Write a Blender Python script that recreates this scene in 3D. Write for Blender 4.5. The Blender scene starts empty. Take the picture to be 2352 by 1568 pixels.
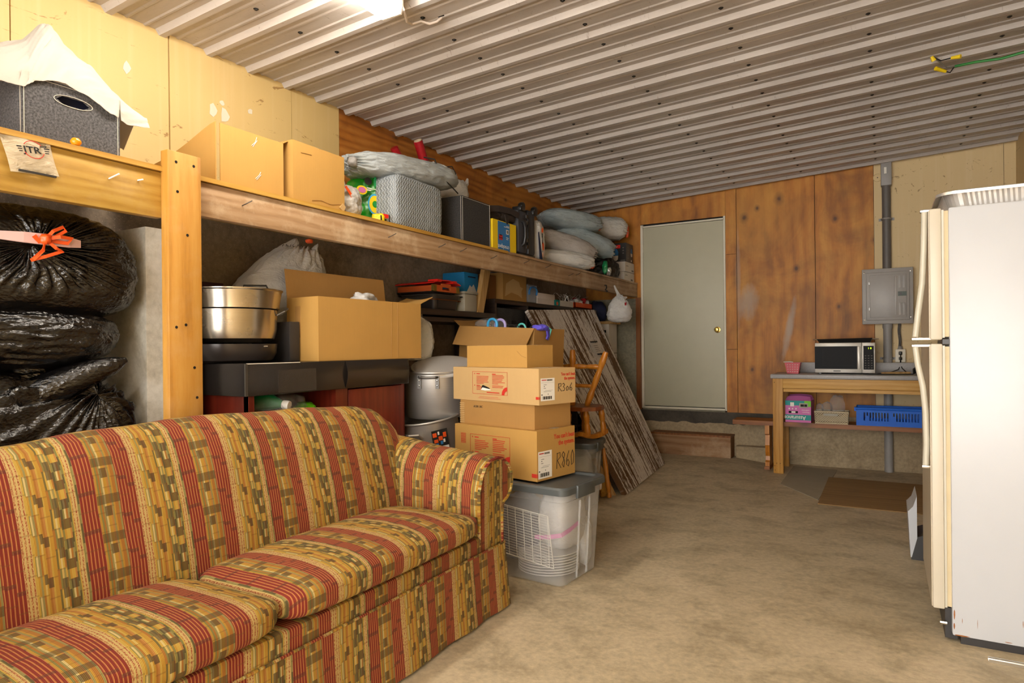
import bpy, bmesh, math, random
from mathutils import Vector, Matrix, noise
R = math.radians
random.seed(7)
SC = bpy.context.scene
COL = SC.collection

# ------------------------------------------------------------------ camera
CAM_H = 1.22
YAW, ROLL = 0.51878, -0.00993
cam_d = bpy.data.cameras.new('camera')
cam_d.sensor_width = 36.0
cam_d.lens = 36.0 * 1498.8 / 2352.0
cam_d.shift_y = (796.5 - 784.0) / 2352.0
cam_d.clip_start = 0.05
cam = bpy.data.objects.new('camera', cam_d)
COL.objects.link(cam)
cam.matrix_world = (Matrix.Translation((0, 0, CAM_H)) @ Matrix.Rotation(YAW, 4, 'Z')
                    @ Matrix.Rotation(math.pi / 2, 4, 'X') @ Matrix.Rotation(ROLL, 4, 'Z'))
SC.camera = cam

# ------------------------------------------------------------------ light and exposure
world = bpy.data.worlds.new('daylight')
SC.world = world
world.use_nodes = True
world.node_tree.nodes['Background'].inputs[0].default_value = (1.0, 0.97, 0.93, 1)
world.node_tree.nodes['Background'].inputs[1].default_value = 6.2
SC.view_settings.view_transform = 'Standard'
SC.view_settings.look = 'None'
SC.view_settings.exposure = 0.88
SC.view_settings.gamma = 1.0
SC.view_settings.use_curve_mapping = False
LAMP_STRENGTH = 27.0

# ------------------------------------------------------------------ material helpers
def lin(h, a=1.0):
    if isinstance(h, str):
        h = h.lstrip('#')
        v = [int(h[i:i + 2], 16) / 255 for i in (0, 2, 4)]
        return tuple((c / 12.92 if c <= 0.04045 else ((c + 0.055) / 1.055) ** 2.4) for c in v) + (a,)
    return tuple(h) + ((a,) if len(h) == 3 else ())

class T:
    def __init__(s, name):
        s.m = bpy.data.materials.new(name); s.m.use_nodes = True
        s.nt = s.m.node_tree; s.nt.nodes.clear()
        s.out = s.nt.nodes.new('ShaderNodeOutputMaterial')
    def put(s, sock, v):
        if isinstance(v, bpy.types.NodeSocket): s.nt.links.new(v, sock)
        elif isinstance(v, str): sock.default_value = lin(v)
        elif isinstance(v, (tuple, list)) and len(sock.default_value) == 4 and len(v) == 3: sock.default_value = tuple(v) + (1,)
        else: sock.default_value = v
    def n(s, ty, **kw):
        nd = s.nt.nodes.new('ShaderNode' + ty)
        for k, v in kw.items():
            if k.startswith('_'): setattr(nd, k[1:], v)
        for k, v in kw.items():
            if not k.startswith('_'):
                s.put(nd.inputs[int(k[1:]) if (k[0] == 'i' and k[1:].isdigit()) else k.replace('_', ' ')], v)
        return nd
    def co(s, kind='Object', scale=(1, 1, 1), rot=(0, 0, 0), loc=(0, 0, 0)):
        tc = s.n('TexCoord')
        mp = s.n('Mapping', Vector=tc.outputs[kind], Scale=scale, Rotation=rot, Location=loc)
        return mp.outputs[0]
    def noise(s, vec, scale=5, detail=4, rough=0.55, dist=0.0, col=False):
        nd = s.n('TexNoise', Vector=vec, Scale=scale, Detail=detail, Roughness=rough, Distortion=dist)
        return nd.outputs[1 if col else 0]
    def ramp(s, fac, stops, interp='LINEAR'):
        nd = s.n('ValToRGB', Fac=fac); cr = nd.color_ramp; cr.interpolation = interp
        while len(cr.elements) < len(stops): cr.elements.new(0.5)
        for e, (p, c) in zip(cr.elements, stops): e.position = p; e.color = lin(c) if isinstance(c, str) else ((c, c, c, 1) if isinstance(c, (int, float)) else lin(c))
        return nd.outputs[0]
    def mix(s, f, a, b, mode='MIX'):
        nd = s.nt.nodes.new('ShaderNodeMix'); nd.data_type = 'RGBA'; nd.blend_type = mode
        s.put(nd.inputs[0], f); s.put(nd.inputs[6], a); s.put(nd.inputs[7], b)
        return nd.outputs[2]
    def ma(s, op, a, b=0.0, c=None):
        nd = s.nt.nodes.new('ShaderNodeMath'); nd.operation = op
        s.put(nd.inputs[0], a); s.put(nd.inputs[1], b)
        if c is not None: s.put(nd.inputs[2], c)
        return nd.outputs[0]
    def bump(s, h, strength=0.3, dist=0.01, nrm=None):
        nd = s.n('Bump', Height=h, Strength=strength, Distance=dist)
        if nrm is not None: s.put(nd.inputs['Normal'], nrm)
        return nd.outputs[0]
    def done(s, col, rough=0.6, metal=0.0, nrm=None, **kw):
        p = s.n('BsdfPrincipled', Base_Color=col, Roughness=rough, Metallic=metal)
        if nrm is not None: s.put(p.inputs['Normal'], nrm)
        for k, v in kw.items(): s.put(p.inputs[k.replace('_', ' ')], v)
        s.nt.links.new(p.outputs[0], s.out.inputs[0])
        return s.m

MATS = {}
def flat(name, col, rough=0.5, metal=0.0, var=0.12, scale=9.0, bump=0.0, bscale=60, **kw):
    t = T(name); v = t.co()
    f = t.noise(v, scale, 4)
    c = lin(col)
    a = tuple(x * (1 - var) for x in c[:3]) + (1,); b = tuple(min(1, x * (1 + var)) for x in c[:3]) + (1,)
    colr = t.mix(f, a, b)
    nrm = t.bump(t.noise(v, bscale, 3), bump, 0.004) if bump else None
    MATS[name] = t.done(colr, rough, metal, nrm, **kw)
    return MATS[name]

def wood(name, dark, mid, light, axis='Z', scale=1.0, rough=0.55, knots=True, dirt=0.0):
    """grain runs along axis"""
    t = T(name)
    sc = {'X': (1.0, 9, 9), 'Y': (9, 1.0, 9), 'Z': (9, 9, 1.0)}[axis]
    sc = tuple(x * scale for x in sc)
    v = t.co('Object', sc)
    w = t.noise(v, 1.2, 3, 0.5, 0.6)
    g = t.n('TexWave', _wave_type='RINGS', _rings_direction={'X': 'X', 'Y': 'Y', 'Z': 'Z'}[axis], Vector=v, Scale=0.9, Distortion=7.0, Detail=3.0, Detail_Scale=1.2).outputs['Fac']
    fine = t.noise(t.co('Object', tuple(x * 5 for x in sc)), 2.2, 5, 0.6)
    f = t.ma('ADD', t.ma('MULTIPLY', g, 0.20), t.ma('ADD', t.ma('MULTIPLY', w, 0.50), t.ma('MULTIPLY', fine, 0.35)))
    c = t.ramp(f, [(0.2, dark), (0.48, mid), (0.85, light)])
    if knots:
        ks = {'X': (2.4, 6, 6), 'Y': (6, 2.4, 6), 'Z': (6, 6, 2.4)}[axis]
        d = t.n('TexVoronoi', Vector=t.co('Object', tuple(k * scale for k in ks)), Scale=0.55).outputs['Distance']
        kf = t.ramp(d, [(0.03, 1.0), (0.10, 0.35), (0.16, 0.0)])
        c = t.mix(t.ma('MULTIPLY', kf, 0.75), c, lin('#3a1d08'))
    if dirt:
        dn = t.noise(t.co(), 3.5, 6, 0.7)
        c = t.mix(t.ma('MULTIPLY', t.ramp(dn, [(0.5, 0.0), (0.72, 1.0)]), dirt), c, lin('#d8c6a8'))
    MATS[name] = t.done(c, rough, 0, t.bump(fine, 0.12, 0.003))
    return MATS[name]

def cardboard(name, col, var=0.10):
    t = T(name)
    v = t.co('Object', (1, 1, 1))
    f = t.noise(v, 7, 5, 0.6)
    fl = t.noise(t.co('Object', (90, 90, 4)), 1.0, 2)
    sp = t.noise(v, 220, 2)
    c = lin(col)
    a = tuple(x * (1 - 1.6 * var) for x in c[:3]); b = tuple(min(1, x * (1 + var)) for x in c[:3])
    cc = t.mix(t.ma('ADD', t.ma('MULTIPLY', f, 0.6), t.ma('MULTIPLY', t.ma('ADD', fl, sp), 0.2)), a + (1,), b + (1,))
    MATS[name] = t.done(cc, 0.78, 0, t.bump(t.ma('ADD', fl, t.ma('MULTIPLY', f, 1.5)), 0.12, 0.004))
    return MATS[name]

def bagmat(name, col, rough=0.35, wr=0.6, net=False, alpha=1.0, col2=None, scale=9, spec=0.5, tl=0.0, st=(1, 1, 2.2)):
    t = T(name); v = t.co()
    w1 = t.noise(t.co('Object', st), scale, 5, 0.6, 2.0)
    w2 = t.noise(v, scale * 4.5, 4, 0.6, 1.0)
    h = t.ma('ADD', w1, t.ma('MULTIPLY', w2, 0.35))
    if net:
        d = t.n('TexVoronoi', Vector=t.co('Object', (1, 1, 1.5)), Scale=62).outputs['Distance']
        h = t.ma('ADD', h, t.ma('MULTIPLY', d, 0.35))
    c = t.mix(t.ramp(t.noise(v, 4, 3), [(0.35, 0.0), (0.65, 1.0)]), col, col2 or col)
    p = t.n('BsdfPrincipled', Base_Color=c, Roughness=rough, Alpha=alpha, Normal=t.bump(h, wr, 0.02))
    p.inputs['Specular IOR Level'].default_value = spec
    o = p.outputs[0]
    if tl > 0:
        tr = t.n('BsdfTranslucent', Color=c)
        o = t.n('MixShader', i0=tl, i1=o, i2=tr.outputs[0]).outputs[0]
    t.nt.links.new(o, t.out.inputs[0])
    MATS[name] = t.m
    return t.m

# ------------------------------------------------------------------ mesh helpers
WM = {}                                   # object name -> its world matrix
def _link(o): COL.objects.link(o)
def thing(name, label, cat, loc=(0, 0, 0), rz=0.0, group=None, rot=None):
    o = bpy.data.objects.new(name, None); _link(o)
    o.empty_display_size = 0.1
    o.location = loc
    o.rotation_euler = rot if rot else (0, 0, rz)
    WM[o.name] = Matrix.Translation(loc) @ o.rotation_euler.to_matrix().to_4x4()
    o['label'] = label; o['category'] = cat
    if group: o['group'] = group
    return o
def tag(o, label, cat, group=None):
    o['label'] = label; o['category'] = cat
    if group: o['group'] = group
    return o
def root_matrix(o):
    while o.parent: o = o.parent
    return WM.get(o.name, Matrix.Identity(4))
def mk(name, verts, faces, mat, parent=None, smooth=False, uv=None, world=True, label=None):
    """one mesh object. world=True: verts are world coordinates even under a parent"""
    verts = [Vector(v) for v in verts]
    me = bpy.data.meshes.new(name)
    o = bpy.data.objects.new(name, me); _link(o)
    if parent is None:
        xs = [v.x for v in verts]; ys = [v.y for v in verts]; zs = [v.z for v in verts]
        org = Vector(((min(xs) + max(xs)) / 2, (min(ys) + max(ys)) / 2, min(zs)))
        verts = [v - org for v in verts]; o.location = org
        WM[o.name] = Matrix.Translation(org)
    else:
        o.parent = parent
        if world:
            inv = root_matrix(parent).inverted()
            verts = [inv @ v for v in verts]
    me.from_pydata([v[:] for v in verts], [], faces)
    if uv is not None:
        l = me.uv_layers.new(name='UVMap')
        for lp in me.loops: l.data[lp.index].uv = uv[lp.vertex_index]
    if mat: me.materials.append(MATS[mat] if isinstance(mat, str) else mat)
    if smooth:
        me.polygons.foreach_set('use_smooth', [True] * len(me.polygons))
        if smooth != 'all':
            try: me.set_sharp_from_angle(angle=R(smooth if isinstance(smooth, (int, float)) and smooth is not True else 40))
            except Exception: pass
    me.update()
    if label: o['label'] = label
    return o
class G:
    """geometry collector"""
    def __init__(s): s.v = []; s.f = []
    def add(s, v, f):
        b = len(s.v); s.v += [Vector(x) for x in v]; s.f += [[i + b for i in q] for q in f]; return s
    def box(s, x0, x1, y0, y1, z0, z1, M=None, bev=0.0):
        if bev <= 0:
            v = [Vector(p) for p in ((x0, y0, z0), (x1, y0, z0), (x1, y1, z0), (x0, y1, z0), (x0, y0, z1), (x1, y0, z1), (x1, y1, z1), (x0, y1, z1))]
            f = [(0, 3, 2, 1), (4, 5, 6, 7), (0, 1, 5, 4), (1, 2, 6, 5), (2, 3, 7, 6), (3, 0, 4, 7)]
        else:
            bm = bmesh.new(); bmesh.ops.create_cube(bm, size=1)
            for q in bm.verts: q.co = Vector(((x0 + x1) / 2 + q.co.x * (x1 - x0), (y0 + y1) / 2 + q.co.y * (y1 - y0), (z0 + z1) / 2 + q.co.z * (z1 - z0)))
            bmesh.ops.bevel(bm, geom=bm.edges[:], offset=bev, segments=2, profile=0.5, affect='EDGES')
            bm.verts.index_update(); v = [q.co.copy() for q in bm.verts]; f = [[q.index for q in p.verts] for p in bm.faces]; bm.free()
        if M is not None: v = [M @ q for q in v]
        return s.add(v, f)
    def tube(s, path, r, n=8, caps=True, closed=False):
        P = [Vector(p) for p in path]; rr = r if isinstance(r, (list, tuple)) else [r] * len(P)
        rings = []; up = None
        for i, p in enumerate(P):
            a = P[i - 1] if i or closed else p; b = P[(i + 1) % len(P)] if i < len(P) - 1 or closed else p
            t = (b - a).normalized()
            if up is None: up = t.orthogonal().normalized()
            up = (up - t * up.dot(t)); up = up.normalized() if up.length > 1e-6 else t.orthogonal().normalized()
            sd = t.cross(up)
            rings.append([p + (up * math.cos(k * 2 * math.pi / n) + sd * math.sin(k * 2 * math.pi / n)) * rr[i] for k in range(n)])
        v = [q for g in rings for q in g]; f = []
        m = len(P)
        for i in range(m if closed else m - 1):
            j = (i + 1) % m
            for k in range(n): f.append((i * n + k, i * n + (k + 1) % n, j * n + (k + 1) % n, j * n + k))
        if caps and not closed: f.append(tuple(range(n - 1, -1, -1))); f.append(tuple((m - 1) * n + k for k in range(n)))
        return s.add(v, f)
    def lathe(s, prof, c=(0, 0, 0), n=24, M=None, sy=1.0):
        """prof: (r,z) list, revolved about Z at c"""
        v = []; f = []
        for (r, z) in prof:
            for k in range(n):
                a = 2 * math.pi * k / n
                v.append(Vector((r * math.cos(a), sy * r * math.sin(a), z)))
        for i in range(len(prof) - 1):
            for k in range(n): f.append((i * n + k, i * n + (k + 1) % n, (i + 1) * n + (k + 1) % n, (i + 1) * n + k))
        if prof[0][0] > 1e-5: f.append(tuple(range(n - 1, -1, -1)))
        if prof[-1][0] > 1e-5: f.append(tuple((len(prof) - 1) * n + k for k in range(n)))
        v = [((M @ q) if M is not None else q) + Vector(c) for q in v]
        return s.add(v, f)
    def prism(s, poly, off):
        """poly: 3d points (planar), off: extrusion vector"""
        n = len(poly); off = Vector(off); v = [Vector(p) for p in poly] + [Vector(p) + off for p in poly]
        f = [tuple(range(n - 1, -1, -1)), tuple(range(n, 2 * n))] + [(i, (i + 1) % n, n + (i + 1) % n, n + i) for i in range(n)]
        return s.add(v, f)
    def mk(s, name, mat, parent=None, smooth=False, world=True, **kw): return mk(name, s.v, s.f, mat, parent, smooth, world=world, **kw)
def box(name, x0, x1, y0, y1, z0, z1, mat, parent=None, bev=0.0, world=True, **kw):
    return G().box(x0, x1, y0, y1, z0, z1, bev=bev).mk(name, mat, parent, world=world, smooth=(30 if bev else False), **kw)
def struct(o): o['kind'] = 'structure'; return o
def share(src, name, parent, loc, rot=None, scale=None):
    """a copy that shares mesh data; loc in the root's local space given in world coordinates"""
    o = bpy.data.objects.new(name, src.data); _link(o); o.parent = parent
    o.location = root_matrix(parent).inverted() @ Vector(loc)
    if rot: o.rotation_euler = rot
    if scale: o.scale = scale
    return o
def grid(nu, nv, fn, name, mat, parent=None, thick=0.0, smooth=True, uv=None, world=True, closeu=False, **kw):
    """surface sheet from fn(a,b), a,b in 0..1; thick>0 gives it a second skin along its normal"""
    P = [[Vector(fn(i / (nu if closeu else nu - 1), j / (nv - 1))) for i in range(nu)] for j in range(nv)]
    v = [p for r in P for p in r]; f = []
    for j in range(nv - 1):
        for i in range(nu if closeu else nu - 1): f.append((j * nu + i, j * nu + (i + 1) % nu, (j + 1) * nu + (i + 1) % nu, (j + 1) * nu + i))
    U = [uv(i / (nu if closeu else nu - 1), j / (nv - 1)) for j in range(nv) for i in range(nu)] if uv else None
    if thick > 0:
        nrm = [Vector((0, 0, 0)) for _ in v]
        for q in f:
            nn = (v[q[1]] - v[q[0]]).cross(v[q[3]] - v[q[0]])
            for i in q: nrm[i] += nn
        b = len(v); v = v + [p - (nrm[i].normalized() if nrm[i].length > 0 else Vector((0, 0, 1))) * thick for i, p in enumerate(v)]
        f2 = [tuple(reversed([i + b for i in q])) for q in f]
        edges = {}
        for q in f:
            for k in range(4):
                e = (q[k], q[(k + 1) % 4]); edges[e] = edges.get(e, 0) + 1
        side = [(e[1], e[0], e[0] + b, e[1] + b) for e in edges if (e[1], e[0]) not in edges]
        f = f + f2 + side
        if U: U = U + U
    return mk(name, v, f, mat, parent, smooth, U, world=world, **kw)
def fb(p, fr, oct=3):
    s = 0; a = 1.0
    for _ in range(oct): s += noise.noise(p * fr) * a; fr *= 2.1; a *= 0.5
    return s
def bag_geo(size, pole=(0, 0, 1), n=2.6, amp=0.05, fr=6, pleat=0.0, pn=30, pw=0.7, pinch=0.0, flat=None, seed=0.0, nu=96, nv=60, neck=0.0, crease=0.045, cf=4.5):
    """lumpy closed sack around the origin: direction-based superellipsoid with pleats gathered at pole"""
    d = Vector(pole).normalized(); e1 = d.orthogonal().normalized(); e2 = d.cross(e1)
    sz = Vector(size); off = Vector((seed * 3.1, seed * 1.7, seed * 5.3)); v = []; f = []
    for j in range(nv + 1):
        th = math.pi * j / nv
        for i in range(nu):
            az = 2 * math.pi * i / nu
            w = d * math.cos(th) + (e1 * math.cos(az) + e2 * math.sin(az)) * math.sin(th)
            k = (abs(w.x) ** n + abs(w.y) ** n + abs(w.z) ** n) ** (1.0 / n)
            q = w / k
            r = 1 + amp * fb(w * 1.0 + off, fr / 3.0, 4)
            if crease:
                ws = Vector((w.x * sz.x, w.y * sz.y, w.z * sz.z)) * (1.0 / max(sz)); q1 = ws * cf + off
                q1 += Vector((noise.noise(ws * 3 + off), noise.noise(ws * 3 + off * 2), 0)) * .8
                r -= crease * (1 - abs(noise.noise(q1))) ** 5 - crease * .5 * (1 - abs(noise.noise(q1 * 1.9 + off))) ** 6
            if pleat:
                g = math.exp(-(th / pw) ** 2) * min(1.0, th / 0.12)
                r += pleat * g * (math.sin(pn * az + 7.0 * noise.noise(w * 2.2 + off)) + .7 * math.sin(pn * .47 * az + 9.0 * noise.noise(w * 3.1 - off))) * (0.45 + 0.9 * noise.noise(w * 3.3 + off * 2))
            if pinch: r -= pinch * math.exp(-(th / 0.35) ** 2)
            if neck and th < 0.16: r += neck * (1 - th / 0.16)
            p = Vector((q.x * sz.x * r, q.y * sz.y * r, q.z * sz.z * r))
            if flat is not None and p.z < -flat: p.z = -flat + (p.z + flat) * 0.06
            v.append(p)
    for j in range(nv):
        for i in range(nu): f.append((j * nu + i, (j + 1) * nu + i, (j + 1) * nu + (i + 1) % nu, j * nu + (i + 1) % nu))
    return v, f
def bag(name, mat, parent, c, size, rz=YAW, rot=None, **kw):
    v, f = bag_geo(size, **kw)
    M = Matrix.Translation(c) @ (Matrix.Rotation(rz, 4, 'Z') if rot is None else rot)
    return mk(name, [M @ p for p in v], f, mat, parent, smooth='all')
def ribbon(name, mat, parent, path, w, side=(0, 0, 1), thick=0.0015, **kw):
    """flat strip following path"""
    P = [Vector(p) for p in path]; sd = Vector(side).normalized()
    g = G(); v = []; f = []
    for i, p in enumerate(P):
        t = (P[min(i + 1, len(P) - 1)] - P[max(i - 1, 0)]).normalized()
        s = (sd - t * sd.dot(t)); s = s.normalized() if s.length > 1e-4 else t.orthogonal().normalized()
        ww = w[i] if isinstance(w, (list, tuple)) else w
        nn = t.cross(s) * thick
        v += [p - s * ww / 2, p + s * ww / 2, p + s * ww / 2 + nn, p - s * ww / 2 + nn]
    for i in range(len(P) - 1):
        for k in range(4): f.append((4 * i + k, 4 * i + (k + 1) % 4, 4 * i + 4 + (k + 1) % 4, 4 * i + 4 + k))
    f += [(3, 2, 1, 0), tuple(4 * (len(P) - 1) + k for k in range(4))]
    return mk(name, v, f, mat, parent, smooth=False, **kw)
def plane_M(o, ex, ey):
    """matrix: local x->ex, y->ey, z->normal at o"""
    ex = Vector(ex).normalized(); ey = Vector(ey).normalized(); ez = ex.cross(ey)
    m = Matrix((ex, ey, ez)).transposed().to_4x4(); m.translation = Vector(o); return m
def text(s, size, mat, parent, M, align='LEFT', sx=1.0, name='printed_lettering', world=True, bold=0.0, depth=0.0004):
    cu = bpy.data.curves.new('t', 'FONT'); cu.body = s; cu.size = size; cu.align_x = align
    cu.resolution_u = 2; cu.extrude = depth; cu.offset = bold
    o = bpy.data.objects.new('t', cu); COL.objects.link(o)
    me = bpy.data.meshes.new_from_object(o)
    v = [M @ Vector((p.co.x * sx, p.co.y, p.co.z)) for p in me.vertices]; f = [tuple(p.vertices) for p in me.polygons]
    bpy.data.objects.remove(o); bpy.data.curves.remove(cu); bpy.data.meshes.remove(me)
    return mk(name, v, f, mat, parent, world=world)
def strokes(name, mat, parent, M, lines, r=0.0015, world=True, lift=0.0005):
    g = G()
    for l in lines: g.tube([M @ Vector((p[0], p[1], lift)) for p in l], r, 5)
    return g.mk(name, mat, parent, world=world)
def rects(name, mat, parent, M, rr, t=0.0006, world=True):
    """flat printed rectangles (x0,x1,y0,y1) in plane M"""
    g = G()
    for (x0, x1, y0, y1) in rr: g.box(x0, x1, y0, y1, 0, t, M=M)
    return g.mk(name, mat, parent, world=world)
def rail(lo, hi, n, a, b): return [lo + (hi - lo) * i / (n - 1) for i in range(n)]

# ================================================================== materials
cardboard('card_gold', '#b28844'); cardboard('card_tan', '#bf9d68'); cardboard('card_brown', '#a47a40'); cardboard('card_dark', '#7d5426')
wood('pine', '#865818', '#b07c2e', '#c29448', 'Z', dirt=0.12)
wood('pine_gold_y', '#866420', '#ab8436', '#c0a050', 'Y', dirt=0.15); wood('pine_x', '#a5752f', '#c59548', '#d8b06c', 'X')
wood('beam_wood', '#76583a', '#9a7a58', '#b49878', 'Y', dirt=0.55); wood('deck_ply', '#946820', '#b08434', '#c09a4c', 'Y', knots=False)
wood('bench_wood', '#5a3008', '#824a12', '#9c5e20', 'X', rough=0.5); wood('honey_wood', '#8a4c10', '#b3701f', '#c98a38', 'Z', rough=0.3, knots=False)
wood('seat_wood', '#5e2c0c', '#7e4216', '#955524', 'X', rough=0.3, knots=False); wood('stud_wood', '#5a300f', '#7d4718', '#95602a', 'Z')
wood('cherry', '#4a130a', '#692012', '#7d2e1a', 'Z', rough=0.35, knots=False); wood('espresso', '#1d1410', '#2b1e17', '#3a2a20', 'Y', rough=0.45, knots=False)
wood('lath_wood', '#8f6a38', '#b08a52', '#c4a06c', 'Z', knots=False)

def ply(name, axis, dark, mid, light, marks=False):
    t = T(name)
    sc = {'Y': (1, 0.55, 3.2), 'Z': (1.7, 1, 0.75)}[axis]
    v = t.co('Object', sc)
    w = t.n('TexWave', _wave_type='BANDS', _bands_direction='Z' if axis == 'Y' else 'X', Vector=v, Scale=1.5, Distortion=11.0, Detail=3.0, Detail_Scale=0.7, Detail_Roughness=0.55).outputs['Fac']
    n1 = t.noise(v, 1.6, 5, 0.6, 0.8)
    fine = t.noise(t.co('Object', {'Y': (40, 6, 60), 'Z': (70, 40, 5)}[axis]), 1, 3)
    f = t.ma('ADD', t.ma('MULTIPLY', w, 0.12 if axis == 'Z' else 0.2), t.ma('ADD', t.ma('MULTIPLY', n1, 0.72), t.ma('MULTIPLY', fine, 0.18)))
    c = t.ramp(f, [(0.28, dark), (0.5, mid), (0.75, light)])
    sp = t.n('SeparateXYZ', Vector=t.co()); X, Y, Z = sp.outputs
    H = X if axis == 'Z' else Y
    blot = t.noise(t.co('Object', (1, 1, 1), loc=(3, 1, 2)), 2.3, 5, 0.6, 0.8)
    c = t.mix(t.ma('MULTIPLY', t.ramp(blot, [(0.42, 0.0), (0.68, 1.0)]), 0.55), c, lin(dark))
    c = t.mix(t.ma('MULTIPLY', t.ramp(t.noise(t.co('Object', (1, 1, .8), loc=(7, 2, 5)), 1.7, 4, 0.6, 0.5), [(0.5, 0.0), (0.7, 1.0)]), 0.45), c, lin(light))
    k2 = t.n('CombineXYZ', X=H, Y=t.ma('MULTIPLY', Z, 0.75) if axis == 'Z' else t.ma('MULTIPLY', Z, 1.6), Z=0.0)
    vn = t.n('TexVoronoi', _voronoi_dimensions='2D', Vector=k2.outputs[0], Scale=2.6, Randomness=1.0); kv = vn.outputs['Distance']; gate = t.n('SeparateColor', Color=vn.outputs['Color']).outputs[0]
    kv = t.ma('ADD', t.ma('MULTIPLY', kv, t.ma('ADD', 0.7, t.ma('MULTIPLY', gate, 1.2))), t.ma('MULTIPLY', t.ma('GREATER_THAN', gate, 0.5), 0.12))
    kv = t.ma('ADD', kv, t.ma('MULTIPLY', t.ma('SUBTRACT', t.noise(t.co(), 14, 3), 0.5), 0.06))
    c = t.mix(t.ramp(kv, [(0.02, 0.8), (0.05, 0.4), (0.12, 0.0)]), c, lin('#2e1404'))
    if marks:
        dn = t.noise(t.co('Object', (9, 9, 3)), 1.4, 5, 0.7)
        for (cx, cz_, sl, hw, hh, st) in ((0.09, 1.37, 0.186, 0.045, 0.34, 0.75), (-0.315, 1.66, 0.10, 0.12, 0.22, 0.6), (-0.405, 1.9, 0.0, 0.03, 0.6, 0.4)):
            u = t.ma('DIVIDE', t.ma('SUBTRACT', t.ma('SUBTRACT', X, cx), t.ma('MULTIPLY', t.ma('SUBTRACT', Z, cz_), sl)), hw); v2 = t.ma('DIVIDE', t.ma('SUBTRACT', Z, cz_), hh)
            rr = t.ma('ADD', t.ma('MULTIPLY', u, u), t.ma('MULTIPLY', v2, v2)); rr = t.ma('ADD', rr, t.ma('MULTIPLY', t.ma('SUBTRACT', dn, 0.5), 1.6))
            c = t.mix(t.ma('MULTIPLY', t.ramp(rr, [(0.1, 1.0), (1.0, 0.0)]), st), c, lin('#a39688'))
    MATS[name] = t.done(c, 0.55, 0, t.bump(fine, 0.15, 0.003))
ply('ply_left', 'Y', '#623408', '#a8641c', '#c08034'); ply('ply_back', 'Z', '#6e4008', '#b47018', '#ce9236', True)

def paintwall(name, base, scuff):
    t = T(name); v = t.co()
    c = t.mix(t.noise(v, 1.3, 4), lin(base), tuple(x * 0.88 for x in lin(base)[:3]) + (1,))
    s1 = t.noise(t.co('Object', (6, 2.0, 7)), 1.6, 7, 0.72, 1.6)
    sm = t.ramp(s1, [(0.625, 0.0), (0.655, 0.8)])
    c = t.mix(sm, c, lin(scuff))
    st = t.noise(t.co('Object', (30, 22, 0.7)), 1, 2)
    c = t.mix(t.ma('MULTIPLY', t.ramp(st, [(0.52, 0.0), (0.7, 1.0)]), 0.05), c, lin('#fff6dc'))
    MATS[name] = t.done(c, 0.55, 0, t.bump(t.noise(v, 90, 3), 0.06, 0.003))
paintwall('cream', '#d4b87c', '#8a6430'); paintwall('cream_back', '#d6bc8a', '#7c5f38')

def concrete(name, a, b, dark, sp=0.0, scale=1.0, rough=0.85):
    t = T(name); v = t.co()
    n1 = t.noise(v, 1.1 * scale, 6, 0.62, 0.3); n2 = t.noise(t.co('Object', (1, 1.3, 1)), 3.7 * scale, 7, 0.7, 0.4); n3 = t.noise(v, 38 * scale, 4, 0.65)
    c = t.mix(t.ramp(n1, [(0.3, 0.0), (0.7, 1.0)]), lin(a), lin(b))
    c = t.mix(t.ma('MULTIPLY', t.ramp(n2, [(0.46, 0.0), (0.66, 1.0)]), 0.6), c, lin(dark))
    c = t.mix(0.55, c, t.mix(n3, lin('#2c241a'), lin('#f0e8d8')), 'OVERLAY')
    if sp:
        vs = t.n('TexVoronoi', Vector=v, Scale=95.0).outputs['Distance']
        c = t.mix(t.ma('MULTIPLY', t.ramp(vs, [(0.12, 1.0), (0.22, 0.0)]), sp), c, lin('#b8ab98'))
    MATS[name] = t.done(c, rough, 0, t.bump(t.ma('ADD', n3, t.ma('MULTIPLY', n2, 0.7)), 0.22, 0.006))
concrete('floor_concrete', '#b3a78e', '#cdc1a8', '#83775f', 0, 0.9, 0.62); concrete('wall_concrete', '#877c70', '#a0958a', '#5f554c', 0.75)
concrete('base_concrete', '#ae9e82', '#a29278', '#7a6a52'); concrete('grey_concrete', '#7d7b6c', '#8d8a7a', '#6a6759'); concrete('dark_concrete', '#45413c', '#5b554d', '#2e2b28')
concrete('pier_concrete', '#d2d0ca', '#e0ddd6', '#b0ada4')

def ceiling_mat():
    t = T('ceiling_metal'); v = t.co()
    d = t.noise(t.co('Object', (0.6, 3, 3)), 2.0, 6, 0.65)
    s = t.noise(t.co('Object', (9, 3, 1)), 4, 7, 0.75, 2.0)
    c = t.mix(t.ramp(d, [(0.35, 0.0), (0.7, 1.0)]), lin('#c0bab5'), lin('#a49d97'))
    c = t.mix(t.ramp(s, [(0.62, 0.0), (0.65, 0.6)]), c, lin('#66523f'))
    MATS['ceiling_metal'] = t.done(c, 0.42, 0.0, t.bump(t.noise(v, 30, 3), 0.05, 0.004))
ceiling_mat()

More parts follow.
